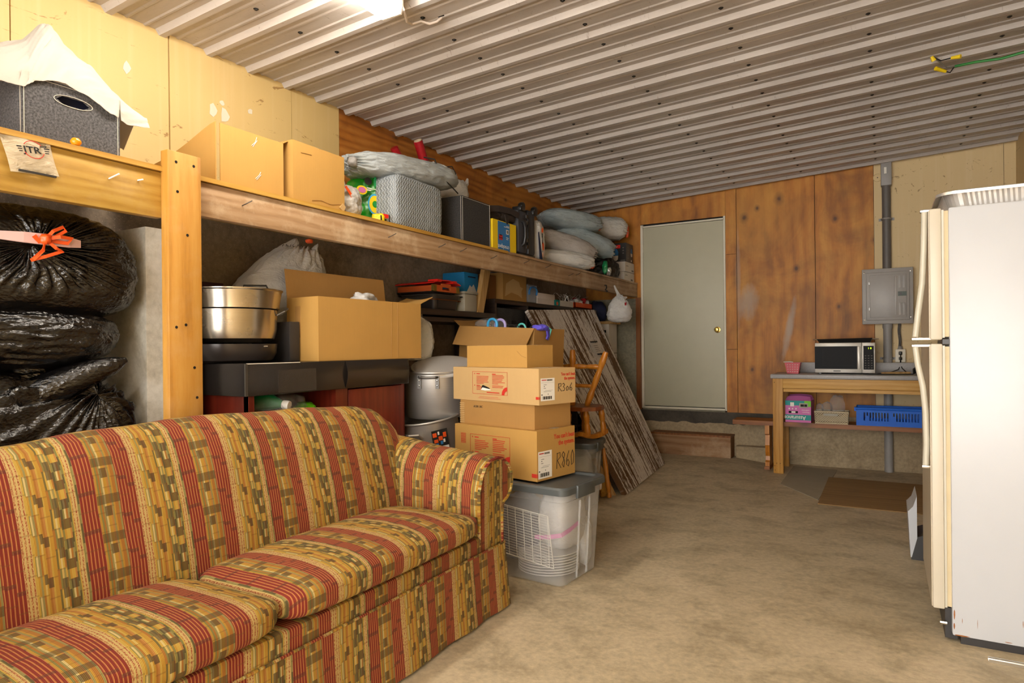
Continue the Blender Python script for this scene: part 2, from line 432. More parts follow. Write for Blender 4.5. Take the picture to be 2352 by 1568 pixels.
flat('black_plastic', '#161514', 0.35); flat('dark_gap', '#0d0b09', 0.9); flat('screw', '#2a2724', 0.5, 0.6); flat('nail', '#4a443e', 0.45, 0.8); flat('nail_white', '#e6e0d2', 0.5)
flat('door_paint', '#b8b49c', 0.5, var=0.05, bump=0.08, bscale=35); flat('trim_white', '#d6cfbc', 0.55); flat('brass', '#c9a85a', 0.25, 1.0); flat('steel_dark', '#6d6a66', 0.35, 0.9)
flat('white', '#e8e4dc', 0.5, var=0.05); flat('paper', '#e4e0d6', 0.7, var=0.04); flat('ink', '#17130f', 0.8); flat('red_ink', '#c02d1c', 0.7); flat('grey_ink', '#77726a', 0.8)
flat('box_white', '#cfc8bc', 0.7); flat('box_white2', '#d8ccc2', 0.7); flat('grey_lid', '#4b4f4f', 0.45, bump=0.03); flat('conduit', '#908d8a', 0.5); flat('conduit_dark', '#605c58', 0.5)
flat('panel_grey', '#a09c97', 0.4, bump=0.03, bscale=150); flat('laminate', '#9d9a98', 0.4, var=0.35, scale=180); flat('black_laminate', '#231f1d', 0.25, var=0.5, scale=400); flat('blue_plastic', '#0460cc', 0.6)
flat('beige_plastic', '#c2b291', 0.5); flat('pink_plastic', '#c4505a', 0.45); flat('red_plastic', '#d8231b', 0.35); flat('orange', '#e2551c', 0.4); flat('orange_gloss', '#f08a12', 0.25)
flat('teal', '#0d8a86', 0.6); flat('pinkbox', '#c56aa6', 0.6); flat('limebox', '#6cc021', 0.6); flat('bluebox', '#1d86c4', 0.55); flat('yellowbox', '#e6c512', 0.55); flat('crock_blue', '#2b72b0', 0.55)
flat('green_wire', '#1f7a2c', 0.45); flat('yellow', '#e8c916', 0.45); flat('purple', '#5a4fc0', 0.6, bump=0.4, bscale=120); flat('lavender', '#a79ad0', 0.4); flat('cyan', '#3aa0d8', 0.4); flat('aqua', '#5fc0b8', 0.4)
flat('navy', '#1a2140', 0.8); flat('coat', '#2b221e', 0.8, var=0.3, bump=0.4, bscale=40); flat('suit', '#33343a', 0.6, var=0.15, bump=0.1, bscale=300); flat('suit_trim', '#17171a', 0.4)
flat('pan_black', '#3a3533', 0.28, 0.5); flat('pan_grey', '#5a5550', 0.35, 0.6); flat('copper', '#b06a3a', 0.35, 0.9); flat('tub', '#9a9484', 0.5); flat('orange_wood', '#b4511f', 0.5, var=0.3); flat('brass_corner', '#8f7a3c', 0.4, 0.8)
flat('fridge_white', '#b8babd', 0.32, var=0.03, bump=0.04, bscale=320); flat('fridge_door', '#c0b8a6', 0.4, var=0.06); flat('fridge_face', '#b3a68f', 0.4, var=0.06); flat('gasket', '#c2b28e', 0.6, var=0.2); flat('chrome', '#d8d4cc', 0.15, 1.0); flat('handle', '#b8b3a2', 0.35)
flat('rust', '#8a5526', 0.9, var=0.4); flat('foil', '#d2cfcb', 0.3, 0.6, bump=0.2, bscale=60); flat('micro_silver', '#c9c4ba', 0.35, 0.3); flat('outlet', '#ddd6c4', 0.4); flat('charcoal', '#2c2a2a', 0.4)
flat('red_wrap', '#a3121e', 0.45, var=0.4, scale=40); flat('tube_card', '#c2b093', 0.8); flat('plate', '#d8d6d0', 0.3); flat('wire_white', '#e2ded2', 0.4); flat('foam', '#c9a558', 0.9, var=0.25, bump=0.6, bscale=25)
flat('skin_pink', '#cfa9a4', 0.6); flat('lime', '#6ed01a', 0.4); flat('emerald', '#1c8a50', 0.4); flat('mat_brown', '#6e5332', 0.9, var=0.25, scale=5); flat('mat_grey', '#9c917b', 0.9, var=0.12)
flat('stitch', '#c9c2b4', 0.8); flat('peach', '#e0b8a0', 0.8); flat('baluster', '#b5752a', 0.35)
wood('floor_ply', '#664a28', '#8a6a40', '#a08050', 'X', 0.7, 0.85, False)

def felt(name, a, b):
    t = T(name); v = t.co()
    f = t.noise(t.co('Object', (1, 1, 1)), 130, 6, 0.75); g = t.noise(v, 6, 3)
    c = t.mix(t.ramp(f, [(0.36, 0.0), (0.64, 1.0)]), lin(a), lin(b)); c = t.mix(t.ma('MULTIPLY', g, 0.3), c, lin('#1c1b1c'))
    MATS[name] = t.done(c, 0.95, 0, t.bump(f, 0.3, 0.003))
felt('felt', '#2c2b2d', '#6a696b'); felt('felt_dark', '#1b1a1a', '#403e3d')

def brushed(name, col, rough, axis, metal=1.0):
    t = T(name); v = t.co('Object', axis)
    f = t.noise(v, 1, 4); g = t.noise(t.co(), 6, 4)
    c = lin(col)
    cc = t.mix(f, tuple(x * .82 for x in c[:3]) + (1,), c)
    r = t.ma('ADD', rough, t.ma('MULTIPLY', g, 0.18))
    MATS[name] = t.done(cc, r, metal, t.bump(f, 0.06, 0.002))
brushed('aluminium', '#c2beb8', 0.30, (6, 6, 300), 0.75); brushed('stainless', '#c0b6a6', 0.16, (5, 5, 250)); brushed('lid_alu', '#c8c4be', 0.34, (120, 120, 4), 0.35)

bagmat('black_bag', lin('#0b0a0a'), 0.17, 0.4, True, spec=0.75, scale=9); bagmat('white_bag', lin('#d9d7d2'), 0.45, 0.5, col2=lin('#c3c2c0'), tl=0.2); bagmat('grey_bag', lin('#969da0'), 0.3, 0.5, col2=lin('#a7adae'), scale=7, spec=0.6, st=(4, 1.5, 6))
bagmat('clear_bag', lin('#808f93'), 0.2, 0.5, col2=lin('#9aa6a8'), scale=5, spec=0.8, st=(2, 2, 7)); bagmat('clear_warm', lin('#96908a'), 0.25, 0.5, col2=lin('#a8a29c'), scale=5, spec=0.7, st=(2, 2, 7)); bagmat('pale_bag', lin('#b9bebc'), 0.25, 0.5, scale=5, spec=0.7, st=(2, 2, 7), col2=lin('#cfccc4'))
bagmat('cloth_white', lin('#cfc8be'), 0.8, 0.22, scale=10, tl=0.3, spec=0.2); bagmat('black_sheen', lin('#0d0d0e'), 0.4, 0.6, scale=8); bagmat('paper_crumple', lin('#b8873c'), 0.8, 0.8, scale=18, spec=0.2)
bagmat('film', lin('#c9c8c4'), 0.12, 0.9, alpha=0.24, scale=16, spec=0.8); bagmat('zip_film', lin('#d6c6a8'), 0.3, 0.5, alpha=0.6, scale=14)

def quilt_mat():
    t = T('quilt_grey')
    v = t.co('Object', (1, 1, 1))
    x = t.n('SeparateXYZ', Vector=v)
    a = t.ma('ADD', x.outputs[0], x.outputs[1])
    w = t.ma('SINE', t.ma('ADD', t.ma('MULTIPLY', a, 290.0), t.ma('MULTIPLY', t.ma('SINE', t.ma('MULTIPLY', x.outputs[2], 230.0)), 1.5)))
    n2 = t.noise(v, 11, 4, 0.6, 1.0)
    c = t.mix(t.ramp(w, [(0.2, 0.0), (0.8, 1.0)]), lin('#7f868b'), lin('#9aa1a5'))
    MATS['quilt_grey'] = t.done(c, 0.42, 0, t.bump(t.ma('ADD', t.ma('MULTIPLY', w, 0.20), n2), 0.6, 0.012))
quilt_mat()

def clear_plastic(name, col, alpha):
    t = T(name); v = t.co()
    p = t.n('BsdfPrincipled', Base_Color=lin(col), Roughness=0.28, Alpha=alpha, Normal=t.bump(t.noise(v, 8, 3), 0.1, 0.01))
    t.nt.links.new(p.outputs[0], t.out.inputs[0]); MATS[name] = t.m
clear_plastic('tote_clear', '#c4c2be', 0.33); clear_plastic('jar_clear', '#a9adb4', 0.55)
flat('micro_window', '#1c1b1b', 0.4, Specular_IOR_Level=0.06)
def glass_dark():
    t = T('glass_dark'); MATS['glass_dark'] = t.done(t.mix(t.noise(t.co(), 5, 3), lin('#0c0b0c'), lin('#171616')), 0.3, Specular_IOR_Level=0.04)
glass_dark()
def emit(name, col, s):
    t = T(name); e = t.n('Emission', Color=lin(col), Strength=s); t.nt.links.new(e.outputs[0], t.out.inputs[0]); MATS[name] = t.m
emit('lamp_glow', '#fff3e2', LAMP_STRENGTH); emit('led_green', '#c8ff20', 1.6)

def weathered():
    t = T('weathered_board'); tc = t.n('TexCoord'); uv = tc.outputs['UV']
    n1 = t.n('TexNoise', Vector=t.n('Mapping', Vector=uv, Scale=(26, 1.1, 1)).outputs[0], Scale=1.0, Detail=6, Roughness=0.62, Distortion=0.3).outputs[0]
    n2 = t.n('TexNoise', Vector=t.n('Mapping', Vector=uv, Scale=(70, 22, 1)).outputs[0], Scale=1.0, Detail=5, Roughness=0.7).outputs[0]
    big = t.n('TexNoise', Vector=t.n('Mapping', Vector=uv, Scale=(2.2, 1.3, 1)).outputs[0], Scale=1.0, Detail=3).outputs[0]
    f = t.ma('ADD', t.ma('MULTIPLY', n1, 0.62), t.ma('ADD', t.ma('MULTIPLY', n2, 0.3), t.ma('MULTIPLY', big, 0.35)))
    m = t.ramp(f, [(0.605, 0.0), (0.64, 1.0)])
    c = t.mix(m, t.mix(n1, lin('#4a3016'), lin('#6a4820')), t.mix(n2, lin('#b5aca2'), lin('#efe9e0')))
    MATS['weathered_board'] = t.done(c, 0.75, 0, t.bump(m, 0.4, 0.004))
weathered()

def fabric():
    t = T('sofa_fabric'); tc = t.n('TexCoord'); s = t.n('SeparateXYZ', Vector=tc.outputs['UV'])
    S, Tt = s.outputs[0], s.outputs[1]
    wob = t.ma('MULTIPLY', t.ma('SUBTRACT', t.n('TexNoise', Vector=tc.outputs['UV'], Scale=7.0, Detail=2).outputs[0], 0.5), 0.006)
    S = t.ma('ADD', S, wob)
    p = t.ma('FRACT', t.ma('DIVIDE', S, 0.332))
    def wn(*c):
        nd = t.n('TexWhiteNoise', _noise_dimensions='3D'); cb = t.n('CombineXYZ', X=c[0], Y=c[1] if len(c) > 1 else 0.0, Z=c[2] if len(c) > 2 else 0.0)
        t.put(nd.inputs['Vector'], cb.outputs[0]); return nd.outputs['Value']
    def band(x, a, b):   # 1 inside a..b
        return t.ma('MULTIPLY', t.ma('GREATER_THAN', x, a), t.ma('LESS_THAN', x, b))
    colblk = t.ma('FLOOR', t.ma('MULTIPLY', p, 13.0))
    shift = t.ma('MULTIPLY', wn(colblk, 3.0), 0.06)
    cell = t.ma('FLOOR', t.ma('DIVIDE', t.ma('ADD', Tt, shift), 0.058))
    cellm = t.ma('MODULO', t.ma('ADD', cell, 40.0), 2.0)
    stripe = t.ma('FLOOR', t.ma('MULTIPLY', p, 66.0))
    var = t.ma('GREATER_THAN', wn(colblk, cellm, 2.0), 0.55)
    r1 = wn(stripe, t.ma('MULTIPLY', var, 7.0), 1.0)
    pal = t.ramp(r1, [(0.0, '#c79a30'), (0.16, '#8d8646'), (0.30, '#d2b04a'), (0.42, '#b57a28'), (0.54, '#a0965a'), (0.66, '#dcc06a'), (0.78, '#c48a40'), (0.88, '#7a6c34'), (0.95, '#e0cc8a')], 'CONSTANT')
    zB = band(p, 0.165, 0.365)
    tf = t.ma('FRACT', t.ma('DIVIDE', Tt, 0.116))
    wide = t.ma('MULTIPLY', zB, band(tf, 0.06, 0.30))
    pal = t.mix(t.ma('MULTIPLY', wide, 0.62), pal, lin('#4c3c1e'))
    sq = t.ma('MULTIPLY', band(p, 0.225, 0.285), band(tf, 0.36, 0.62))
    blk = t.ma('GREATER_THAN', wn(t.ma('FLOOR', t.ma('MULTIPLY', p, 15.0)), t.ma('MODULO', t.ma('ADD', t.ma('FLOOR', t.ma('DIVIDE', t.ma('ADD', Tt, shift), 0.029)), 80.0), 4.0), 5.0), 0.86)
    blk = t.ma('MAXIMUM', t.ma('MULTIPLY', blk, t.ma('SUBTRACT', 1.0, zB)), sq)
    pal = t.mix(t.ma('MULTIPLY', blk, 0.75), pal, lin('#44361a'))
    # cream and rust flecked stripes beside the red bands
    fl = t.n('TexNoise', Vector=t.n('Mapping', Vector=tc.outputs['UV'], Scale=(500, 160, 1)).outputs[0], Scale=1.0, Detail=1).outputs[0]
    near = t.ma('MAXIMUM', band(p, 0.525, 0.60), band(p, 0.95, 0.995))
    fleck = t.mix(t.ramp(fl, [(0.45, 0.0), (0.55, 1.0)]), lin('#a8502c'), lin('#dcb878'))
    line = t.ma('GREATER_THAN', t.ma('FRACT', t.ma('MULTIPLY', p, 36.0)), 0.45)
    fleck = t.mix(line, fleck, lin('#d9bf7a'))
    c = t.mix(near, pal, fleck)
    # red bands with thin peach ribs
    red = t.ma('MAXIMUM', band(p, 0.015, 0.165), band(p, 0.365, 0.525))
    rib = t.ma('GREATER_THAN', t.ma('FRACT', t.ma('MULTIPLY', t.ma('ADD', p, 0.012), 33.0)), 0.68)
    rc = t.mix(rib, lin('#8e2a14'), lin('#cd8448'))
    tick = t.ma('LESS_THAN', t.ma('FRACT', t.ma('DIVIDE', t.ma('ADD', Tt, shift), 0.116)), 0.10)
    rc = t.mix(t.ma('MULTIPLY', tick, 0.55), rc, lin('#5a2a22'))
    c = t.mix(red, c, rc)
    thin = t.ma('LESS_THAN', t.ma('FRACT', t.ma('DIVIDE', t.ma('ADD', Tt, shift), 0.058)), 0.07)
    c = t.mix(t.ma('MULTIPLY', thin, 0.35), c, lin('#7a5420'))
    cord = t.ma('SINE', t.ma('MULTIPLY', S, 1900.0))
    dark = t.ma('MULTIPLY', t.ma('ADD', cord, 1.0), 0.09)
    c = t.mix(dark, c, lin('#2c1a0c'))
    wv = t.n('TexNoise', Vector=t.n('Mapping', Vector=tc.outputs['UV'], Scale=(900, 900, 1)).outputs[0], Scale=1.0, Detail=1).outputs[0]
    c = t.mix(1.0, c, lin('#d2cdc6'), 'MULTIPLY')
    MATS['sofa_fabric'] = t.done(c, 0.9, 0, t.bump(t.ma('ADD', cord, wv), 0.18, 0.002))
fabric()

# ================================================================== the setting
XL, YB, XR = -3.10, 7.20, 1.03
def ss(a, b, x):
    t = min(1, max(0, (x - a) / (b - a))); return t * t * (3 - 2 * t)
def fz(x, y): return 0.045 * ss(-0.9, -1.45, x) * ss(5.6, 6.9, y)
def cz(x): return 2.945 + 0.047 * x
struct(grid(48, 104, lambda a, b: (-3.3 + 4.5 * a, -3.2 + 10.6 * b, fz(-3.3 + 4.5 * a, -3.2 + 10.6 * b)), 'floor', 'floor_concrete'))

# ceiling: ribbed metal sheets, ribs across the room
ceil_root = bpy.data.objects.new('ceiling', None); _link(ceil_root); struct(ceil_root); WM['ceiling'] = Matrix.Identity(4)
PITCH = 0.2570; Y0 = 1.700
sc_src = None
for k in range(-6, 8):
    ya = Y0 + (3 * k - 0.5) * PITCH; g = G(); prof = []
    if ya > YB: break
    for r in range(3):
        yc = Y0 + (3 * k + r) * PITCH; h = PITCH / 2
        prof += [(yc - h, 0), (yc - 0.095, 0), (yc - 0.088, -0.005), (yc - 0.078, -0.005), (yc - 0.071, 0), (yc - 0.034, 0), (yc - 0.015, -0.024), (yc + 0.015, -0.024), (yc + 0.034, 0),
                 (yc + 0.071, 0), (yc + 0.078, -0.005), (yc + 0.088, -0.005), (yc + 0.095, 0)]
    prof.append((Y0 + (3 * k + 2.5) * PITCH, 0))
    prof = [p for p in prof if p[0] <= YB + 0.02]
    lo = [(x, y, cz(x) + z) for (y, z) in prof for x in (XL - 0.05, XR + 0.05)]
    n = len(prof); f = [(2 * i, 2 * i + 2, 2 * i + 3, 2 * i + 1) for i in range(n - 1)]
    hi = [(x, y, z + 0.03) for (x, y, z) in lo]
    f2 = [(2 * i + 1 + 2 * n, 2 * i + 3 + 2 * n, 2 * i + 2 + 2 * n, 2 * i + 2 * n) for i in range(n - 1)]
    sh = mk('metal_sheet', lo + hi, f + f2, 'ceiling_metal', ceil_root)
    if ya < -0.2: continue
    for r in range(3):
        ys = Y0 + (3 * k + r + 0.5) * PITCH
        if ys > YB - 0.05: continue
        for xr in (-2.56, -1.97, -1.33, -0.70, -0.06, 0.60):
            if sc_src is None:
                q = G().lathe([(0.0001, -0.007), (0.006, -0.0065), (0.008, -0.002), (0.0125, -0.0015), (0.013, 0.0)], n=8)
                sc_src = mk('screw', q.v, q.f, 'screw', sh, world=False); sc_src.location = (xr, ys, cz(xr))
            else: share(sc_src, 'screw', sh, (xr, ys + random.uniform(-.01, .01), cz(xr)))

# left wall
wl = struct(box('wall_left', XL - 0.2, XL - 0.012, -3.0, YB + 0.1, 0, 2.9, 'cream'))
seams = [-3.0, -1.8, -0.6, 0.10, 1.309, 1.992, 2.768, 3.168]
for i in range(7):
    box('wall_panel', XL - 0.012, XL + (0.004 if i == 5 else 0), seams[i] + 0.0025, seams[i + 1] - 0.0025, 1.905, cz(XL) + 0.01, 'cream', wl)
for a, b in ((3.168, 5.42), (5.42, YB)):
    box('plywood_sheet', XL - 0.012, XL - 0.001, a + 0.002, b - 0.001, 1.905, cz(XL) + 0.01, 'ply_left', wl)
box('concrete_wall', XL - 0.012, XL + 0.02, -3.0, YB, 0, 1.903, 'wall_concrete', wl)
for (y, z, w, h) in ((2.235, 2.50, .03, .045), (2.31, 2.49, .035, .055), (2.47, 2.56, .02, .02), (1.78, 2.56, .025, .035), (2.29, 2.55, .018, .02)):
    pts = [(XL + 0.0012 + (0.004 if y > 1.992 else 0), y + w * math.cos(a) * random.uniform(.5, 1), z + h * math.sin(a) * random.uniform(.5, 1)) for a in [i * math.pi / 4 for i in range(8)]]
    G().prism(pts, (0.0015, 0, 0)).mk('paint_chip', 'trim_white', wl)
G().tube([(XL + 0.005, 3.9 + 0.16 * i, 2.365 - 0.008 * i + 0.01 * math.sin(i * 1.7)) for i in range(9)], 0.006, 5).mk('caulk_line', 'box_white2', wl)
box('concrete_pier', XL, -2.66, 1.60, 1.82, 0, 1.735, 'pier_concrete', wl)

# back wall
wb = struct(box('wall_back', XL, XR + 0.2, YB + 0.012, YB + 0.2, 0, 3.05, 'dark_gap'))
DX0, DX1, DZ0, DZ1 = -2.382, -1.478, 0.515, 2.565
for (x0, x1, z0, z1) in ((XL, -2.40, 1.76, cz(XL)), (-2.40, DX1 + 0.012, DZ1 + 0.03, cz(-2.4)), (DX1 + 0.012, -1.355, 0.50, 1.17), (DX1 + 0.012, -1.355, 1.174, 2.18), (DX1 + 0.012, -1.355, 2.184, cz(-1.5)), (-1.352, -0.598, 0.50, cz(-1.35)), (-0.595, -0.080, 0.50, cz(-0.6))):
    g = G().prism([(x0 + .001, YB - 0.012, z0), (x1 - .001, YB - 0.012, z0), (x1 - .001, YB - 0.012, z1 + 0.047 * (x1 - x0) if z1 > 2.6 else z1), (x0 + .001, YB - 0.012, z1)], (0, 0.022, 0)); g.mk('plywood_sheet', 'ply_back', wb)
G().prism([(-0.078, YB - 0.004, 0.50), (0.93, YB - 0.004, 0.50), (0.93, YB - 0.004, cz(0.93)), (-0.078, YB - 0.004, cz(-0.078))], (0, 0.016, 0)).mk('wall_panel', 'cream_back', wb)
G().prism([(0.933, YB - 0.004, 0.50), (XR, YB - 0.004, 0.50), (XR, YB - 0.004, cz(XR)), (0.933, YB - 0.004, cz(0.93))], (0, 0.016, 0)).mk('wall_panel', 'cream_back', wb)
box('concrete_wall', XL, -2.452, YB - 0.02, YB + 0.02, 0, 1.76, 'grey_concrete', wb)
# foundation: dark band with a ragged lower edge over paler concrete
box('concrete_base', -2.452, XR, YB - 0.022, YB + 0.02, 0, 0.498, 'base_concrete', wb)
pts = [(-2.452, 0.499), (-0.95, 0.499)]
xs = [-0.95 - i * 0.05 for i in range(31)]
pts += [(x, 0.375 + 0.028 * fb(Vector((x * 5, 1.3, 0)), 1.5) + (0.02 if x > -1.3 else 0)) for x in xs]
G().prism([(x, YB - 0.026, z) for (x, z) in pts], (0, 0.006, 0)).mk('dark_band', 'dark_concrete', wb)
box('footing', -1.36, -0.85, YB - 0.13, YB - 0.02, 0.0, 0.165, 'base_concrete', wb, bev=0.012)
struct(box('trim_1', -2.452, -2.402, YB - 0.06, YB - 0.01, 0.50, 1.766, 'stud_wood'))
# door
d = struct(box('door_1', DX0 + 0.012, DX1 - 0.010, YB - 0.022, YB + 0.012, DZ0 + 0.03, DZ1 - 0.012, 'door_paint', bev=0.003))
for (x0, x1, z0, z1) in ((DX0 - 0.018, DX0 + 0.010, DZ0, DZ1 + 0.02), (DX1 - 0.008, DX1 + 0.012, DZ0, DZ1 + 0.03), (DX0, DX1, DZ0 + 0.002, DZ0 + 0.022)):
    box('frame_strip', x0, x1, YB - 0.026, YB + 0.012, z0, z1, 'trim_white', d)
G().prism([(DX0, YB - 0.026, DZ1 - 0.01), (DX1, YB - 0.026, DZ1 - 0.006), (DX1, YB - 0.026, DZ1 + 0.012), (DX0, YB - 0.026, DZ1 + 0.006)], (0, .03, 0)).mk('frame_strip', 'trim_white', d)
box('sill_strip', DX0, DX1, YB - 0.05, YB - 0.02, DZ0 - 0.014, DZ0 + 0.002, 'grey_concrete', d)
for z in (0.78, 1.56, 2.32):
    G().tube([(DX0 + 0.011, YB - 0.028, z - 0.045), (DX0 + 0.011, YB - 0.028, z + 0.045)], 0.007, 8).mk('hinge', 'trim_white', d)
kn = G().lathe([(0.0001, 0.062), (0.018, 0.060), (0.027, 0.048), (0.027, 0.040), (0.015, 0.028), (0.013, 0.012), (0.032, 0.008), (0.034, 0.0)], (-1.556, YB - 0.022, 1.383), 20, Matrix.Rotation(math.pi / 2, 4, 'X')).mk('door_knob', 'brass', d, smooth=True)
# right wall
wr = struct(box('wall_right', XR, XR + 0.2, -3.0, YB + 0.1, 0, 3.05, 'cream_back'))
for a in range(9): box('wall_panel', XR - 0.012, XR, -3.0 + a * 1.22 + .002, min(YB - .005, -3.0 + (a + 1) * 1.22 - .002), 0.0, cz(XR) - .002, 'cream_back', wr)

# ================================================================== ceiling lamp
def strip_light(x, ya, label, cord):
    LZ = cz(x) - 0.024; L = 1.20
    t = thing('ceiling_light', label, 'light', (x, ya + L / 2, LZ), group='strip lights under the ceiling')
    prof = [(x - .075, LZ), (x - .075, LZ - 0.035), (x - .06, LZ - 0.066), (x + .05, LZ - 0.066), (x + .06, LZ - 0.035), (x + .06, LZ)]
    G().prism([(q, ya, z) for q, z in prof], (0, L, 0)).mk('diffuser', 'lamp_glow', t)
    for y in (ya - .01, ya + L): G().prism([(q, y, z - 0.002) for q, z in prof], (0, 0.01, 0)).mk('end_cap', 'white', t)
    box('mounting_plate', x - .07, x + .07, ya - .015, ya + L + .015, LZ, LZ + 0.006, 'white', t)
    if cord:
        y = ya + L; g = G()
        g.tube([(x + .055, y + .005, LZ - 0.03), (x + .058, y + .015, LZ - 0.045), (x + .02, y + .085, LZ - 0.06), (x - .015, y + .165, LZ - 0.03), (x + .01, y + .205, LZ - 0.005), (x + .04, y + .235, LZ - 0.012), (x + .07, y + .255, LZ), (x + .085, y + .275, LZ + 0.024)], 0.006, 8)
        g.mk('power_cord', 'box_white2', t, smooth=True)
        box('cable_hole', x + .07, x + .105, y + .265, y + .29, cz(x + .09) - 0.002, cz(x + .09) + 0.002, 'dark_gap', t)
strip_light(-1.975, 1.165, 'glowing white strip light with a looped cord under the ribbed ceiling', True)
strip_light(-0.45, -1.30, 'added unseen strip light without a cord on the ceiling behind the viewpoint', False)  # unseen lamp, added behind the camera to brighten the room

# loose wires on the ceiling
t = thing('loose_wires', 'green cable and yellow capped wires hanging from the metal ceiling', 'cable', (0.40, 4.85, 2.92))
zc = cz(0.4) - 0.03
g = G(); g.tube([(1.02, 4.83, zc + 0.01), (0.80, 4.84, zc), (0.62, 4.87, zc - 0.012), (0.50, 4.87, zc - 0.004), (0.39, 4.86, zc - 0.01)], 0.008, 8); g.mk('green_cable', 'green_wire', t, smooth=True)
for k, pth in enumerate(([(0.39, 4.86, zc - .01), (0.35, 4.83, zc - .02), (0.29, 4.72, zc)], [(0.39, 4.86, zc - .01), (0.37, 4.90, zc - .03), (0.345, 4.88, zc - .025)], [(0.27, 4.69, zc + .01), (0.31, 4.72, zc - .01), (0.36, 4.68, zc - .02)])):
    G().tube(pth, 0.004, 6).mk('wire', 'ink' if k else 'grey_ink', t)
for p, q in (((0.345, 4.88, zc - .025), (0.29, 4.83, zc - .012)), ((0.36, 4.68, zc - .02), (0.405, 4.66, zc - .028)), ((0.262, 4.69, zc + .015), (0.275, 4.70, zc - .01))):
    G().tube([p, q], [0.009, 0.013], 8).mk('wire_cap', 'yellow', t)

# ================================================================== storage shelf along the left wall
XB = -2.44
t = thing('storage_shelf', 'long wooden storage shelf on a thick post along the left wall', 'shelf', (XB, 1.6, 0)); shelf = t
box('beam', XB - 0.038, XB, -1.2, 1.535, 1.735, 1.913, 'pine_gold_y', t, bev=0.003)
bm_r = box('beam', XB - 0.038, XB, 1.667, YB - 0.03, 1.772, 1.913, 'beam_wood', t, bev=0.003)
box('deck', XL + 0.005, XB + 0.012, -1.2, 1.60, 1.915, 1.934, 'deck_ply', t); box('deck', XL + 0.005, XB + 0.012, 1.69, 4.21, 1.915, 1.934, 'deck_ply', t); box('deck', XL + 0.005, XB + 0.004, 4.32, YB - 0.03, 1.915, 1.934, 'beam_wood', t)
box('deck_patch', XL + 0.005, XB + 0.008, 4.215, 4.315, 1.912, 1.931, 'beam_wood', t)
po = box('post', XB, XB + 0.045, 1.530, 1.672, 0, 1.997, 'pine', t, bev=0.003)
for (y, z) in ((1.565, 1.955), (1.640, 1.955), (1.57, 1.84), (1.61, 1.675), (1.645, 1.03), (1.56, 1.31), (1.60, 1.32), (1.635, 1.15)):
    G().lathe([(0.0001, 0.001), (0.0055, 0.001), (0.006, 0.0)], (XB + 0.0452, y, z), 8, Matrix.Rotation(math.pi / 2, 4, 'Y')).mk('screw', 'screw', po)
# bent nails in the beams
for i, (y, z) in enumerate(((1.90, 1.862), (2.87, 1.860), (3.35, 1.865), (3.59, 1.868), (3.98, 1.864), (4.47, 1.884), (4.85, 1.888), (5.46, 1.880), (5.30, 1.86))):
    G().tube([(XB - 0.002, y, z - 0.012), (XB + 0.022, y + 0.006, z - 0.004), (XB + 0.040, y + 0.022, z + 0.010)], 0.0022, 6).mk('nail', 'nail', bm_r)
G().tube([(XB - 0.002, 1.335, 1.845), (XB + 0.035, 1.352, 1.862)], 0.003, 6).mk('nail', 'nail_white', t); G().tube([(XB - 0.002, 1.44, 1.862), (XB + 0.015, 1.452, 1.866)], 0.003, 6).mk('nail', 'nail_white', t)
g = G(); g.tube([(XB + .002, 6.16, 1.83), (XB + .02, 6.16, 1.83), (XB + .022, 6.16, 1.80), (XB + .010, 6.165, 1.79), (XB + .022, 6.17, 1.765), (XB + .03, 6.17, 1.775)], 0.006, 6); g.mk('hook', 'ink', t)
G().prism([(-2.76, 4.24, 1.490), (-2.76, 4.325, 1.490), (-2.76, 4.46, 1.914), (-2.76, 4.375, 1.914)], (0.038, 0, 0)).mk('brace', 'lath_wood', t)

# ================================================================== sofa
t = thing('sofa', 'long striped sofa in red, gold and olive woven fabric with rolled arms', 'sofa', (-1.97, 1.36, 0)); sofa = t
SF = 'sofa_fabric'
def zmax(y):
    K = [(-0.1, .86), (0.05, .90), (0.2, .93), (.89, .945), (1.17, .965), (1.52, .976), (2.02, .965), (2.30, .95), (2.45, .925), (2.55, .875), (2.60, .80), (2.62, .74)]
    for (a, za), (b, zb) in zip(K, K[1:]):
        if a <= y <= b: return za + (zb - za) * ss(a, b, y)
    return K[0][1] if y < K[0][0] else K[-1][1]
bp = [(-2.00, .34), (-2.02, .45), (-2.045, .56), (-2.07, .66), (-2.095, .76), (-2.115, .84), (-2.14, .905), (-2.175, .950), (-2.22, .972), (-2.265, .970), (-2.31, .945), (-2.345, .90), (-2.365, .84), (-2.375, .70), (-2.38, .40), (-2.38, .06)]
al = [0.0]
for a, b in zip(bp, bp[1:]): al.append(al[-1] + math.hypot(a[0] - b[0], a[1] - b[1]))
NB = 90
def backf(a, b):
    y = 0.02 + a * 2.60; j = b * (len(bp) - 1); i = min(int(j), len(bp) - 2); f = j - i
    x = bp[i][0] + (bp[i + 1][0] - bp[i][0]) * f; z = bp[i][1] + (bp[i + 1][1] - bp[i][1]) * f
    zz = .34 + (z - .34) * (zmax(y) - .34) / (.975 - .34) if z > .34 else z
    bul = 0.018 * math.sin(math.pi * min(1, max(0, (z - .34) / .6))) * (1 - abs(2 * a - 1) ** 6)
    lump = 0.006 * fb(Vector((y * 3, z * 3, 0)), 1.0)
    return (x + bul + lump, y, zz + lump)
def backuv(a, b):
    j = b * (len(bp) - 1); i = min(int(j), len(bp) - 2); return (0.02 + a * 2.60 - 0.045, -(al[i] + (al[i + 1] - al[i]) * (j - i)))
grid(NB, 46, lambda a, b: backf(a, b), 'backrest', SF, t, uv=backuv)
# end caps of the back and welt cord
for a in (0.0, 1.0):
    pts = [Vector(backf(a, k / 45)) for k in range(46)]
    mk('back_end', pts, [tuple(range(46)) if a else tuple(range(45, -1, -1))], SF, t, uv=[(p.x, p.z) for p in pts])
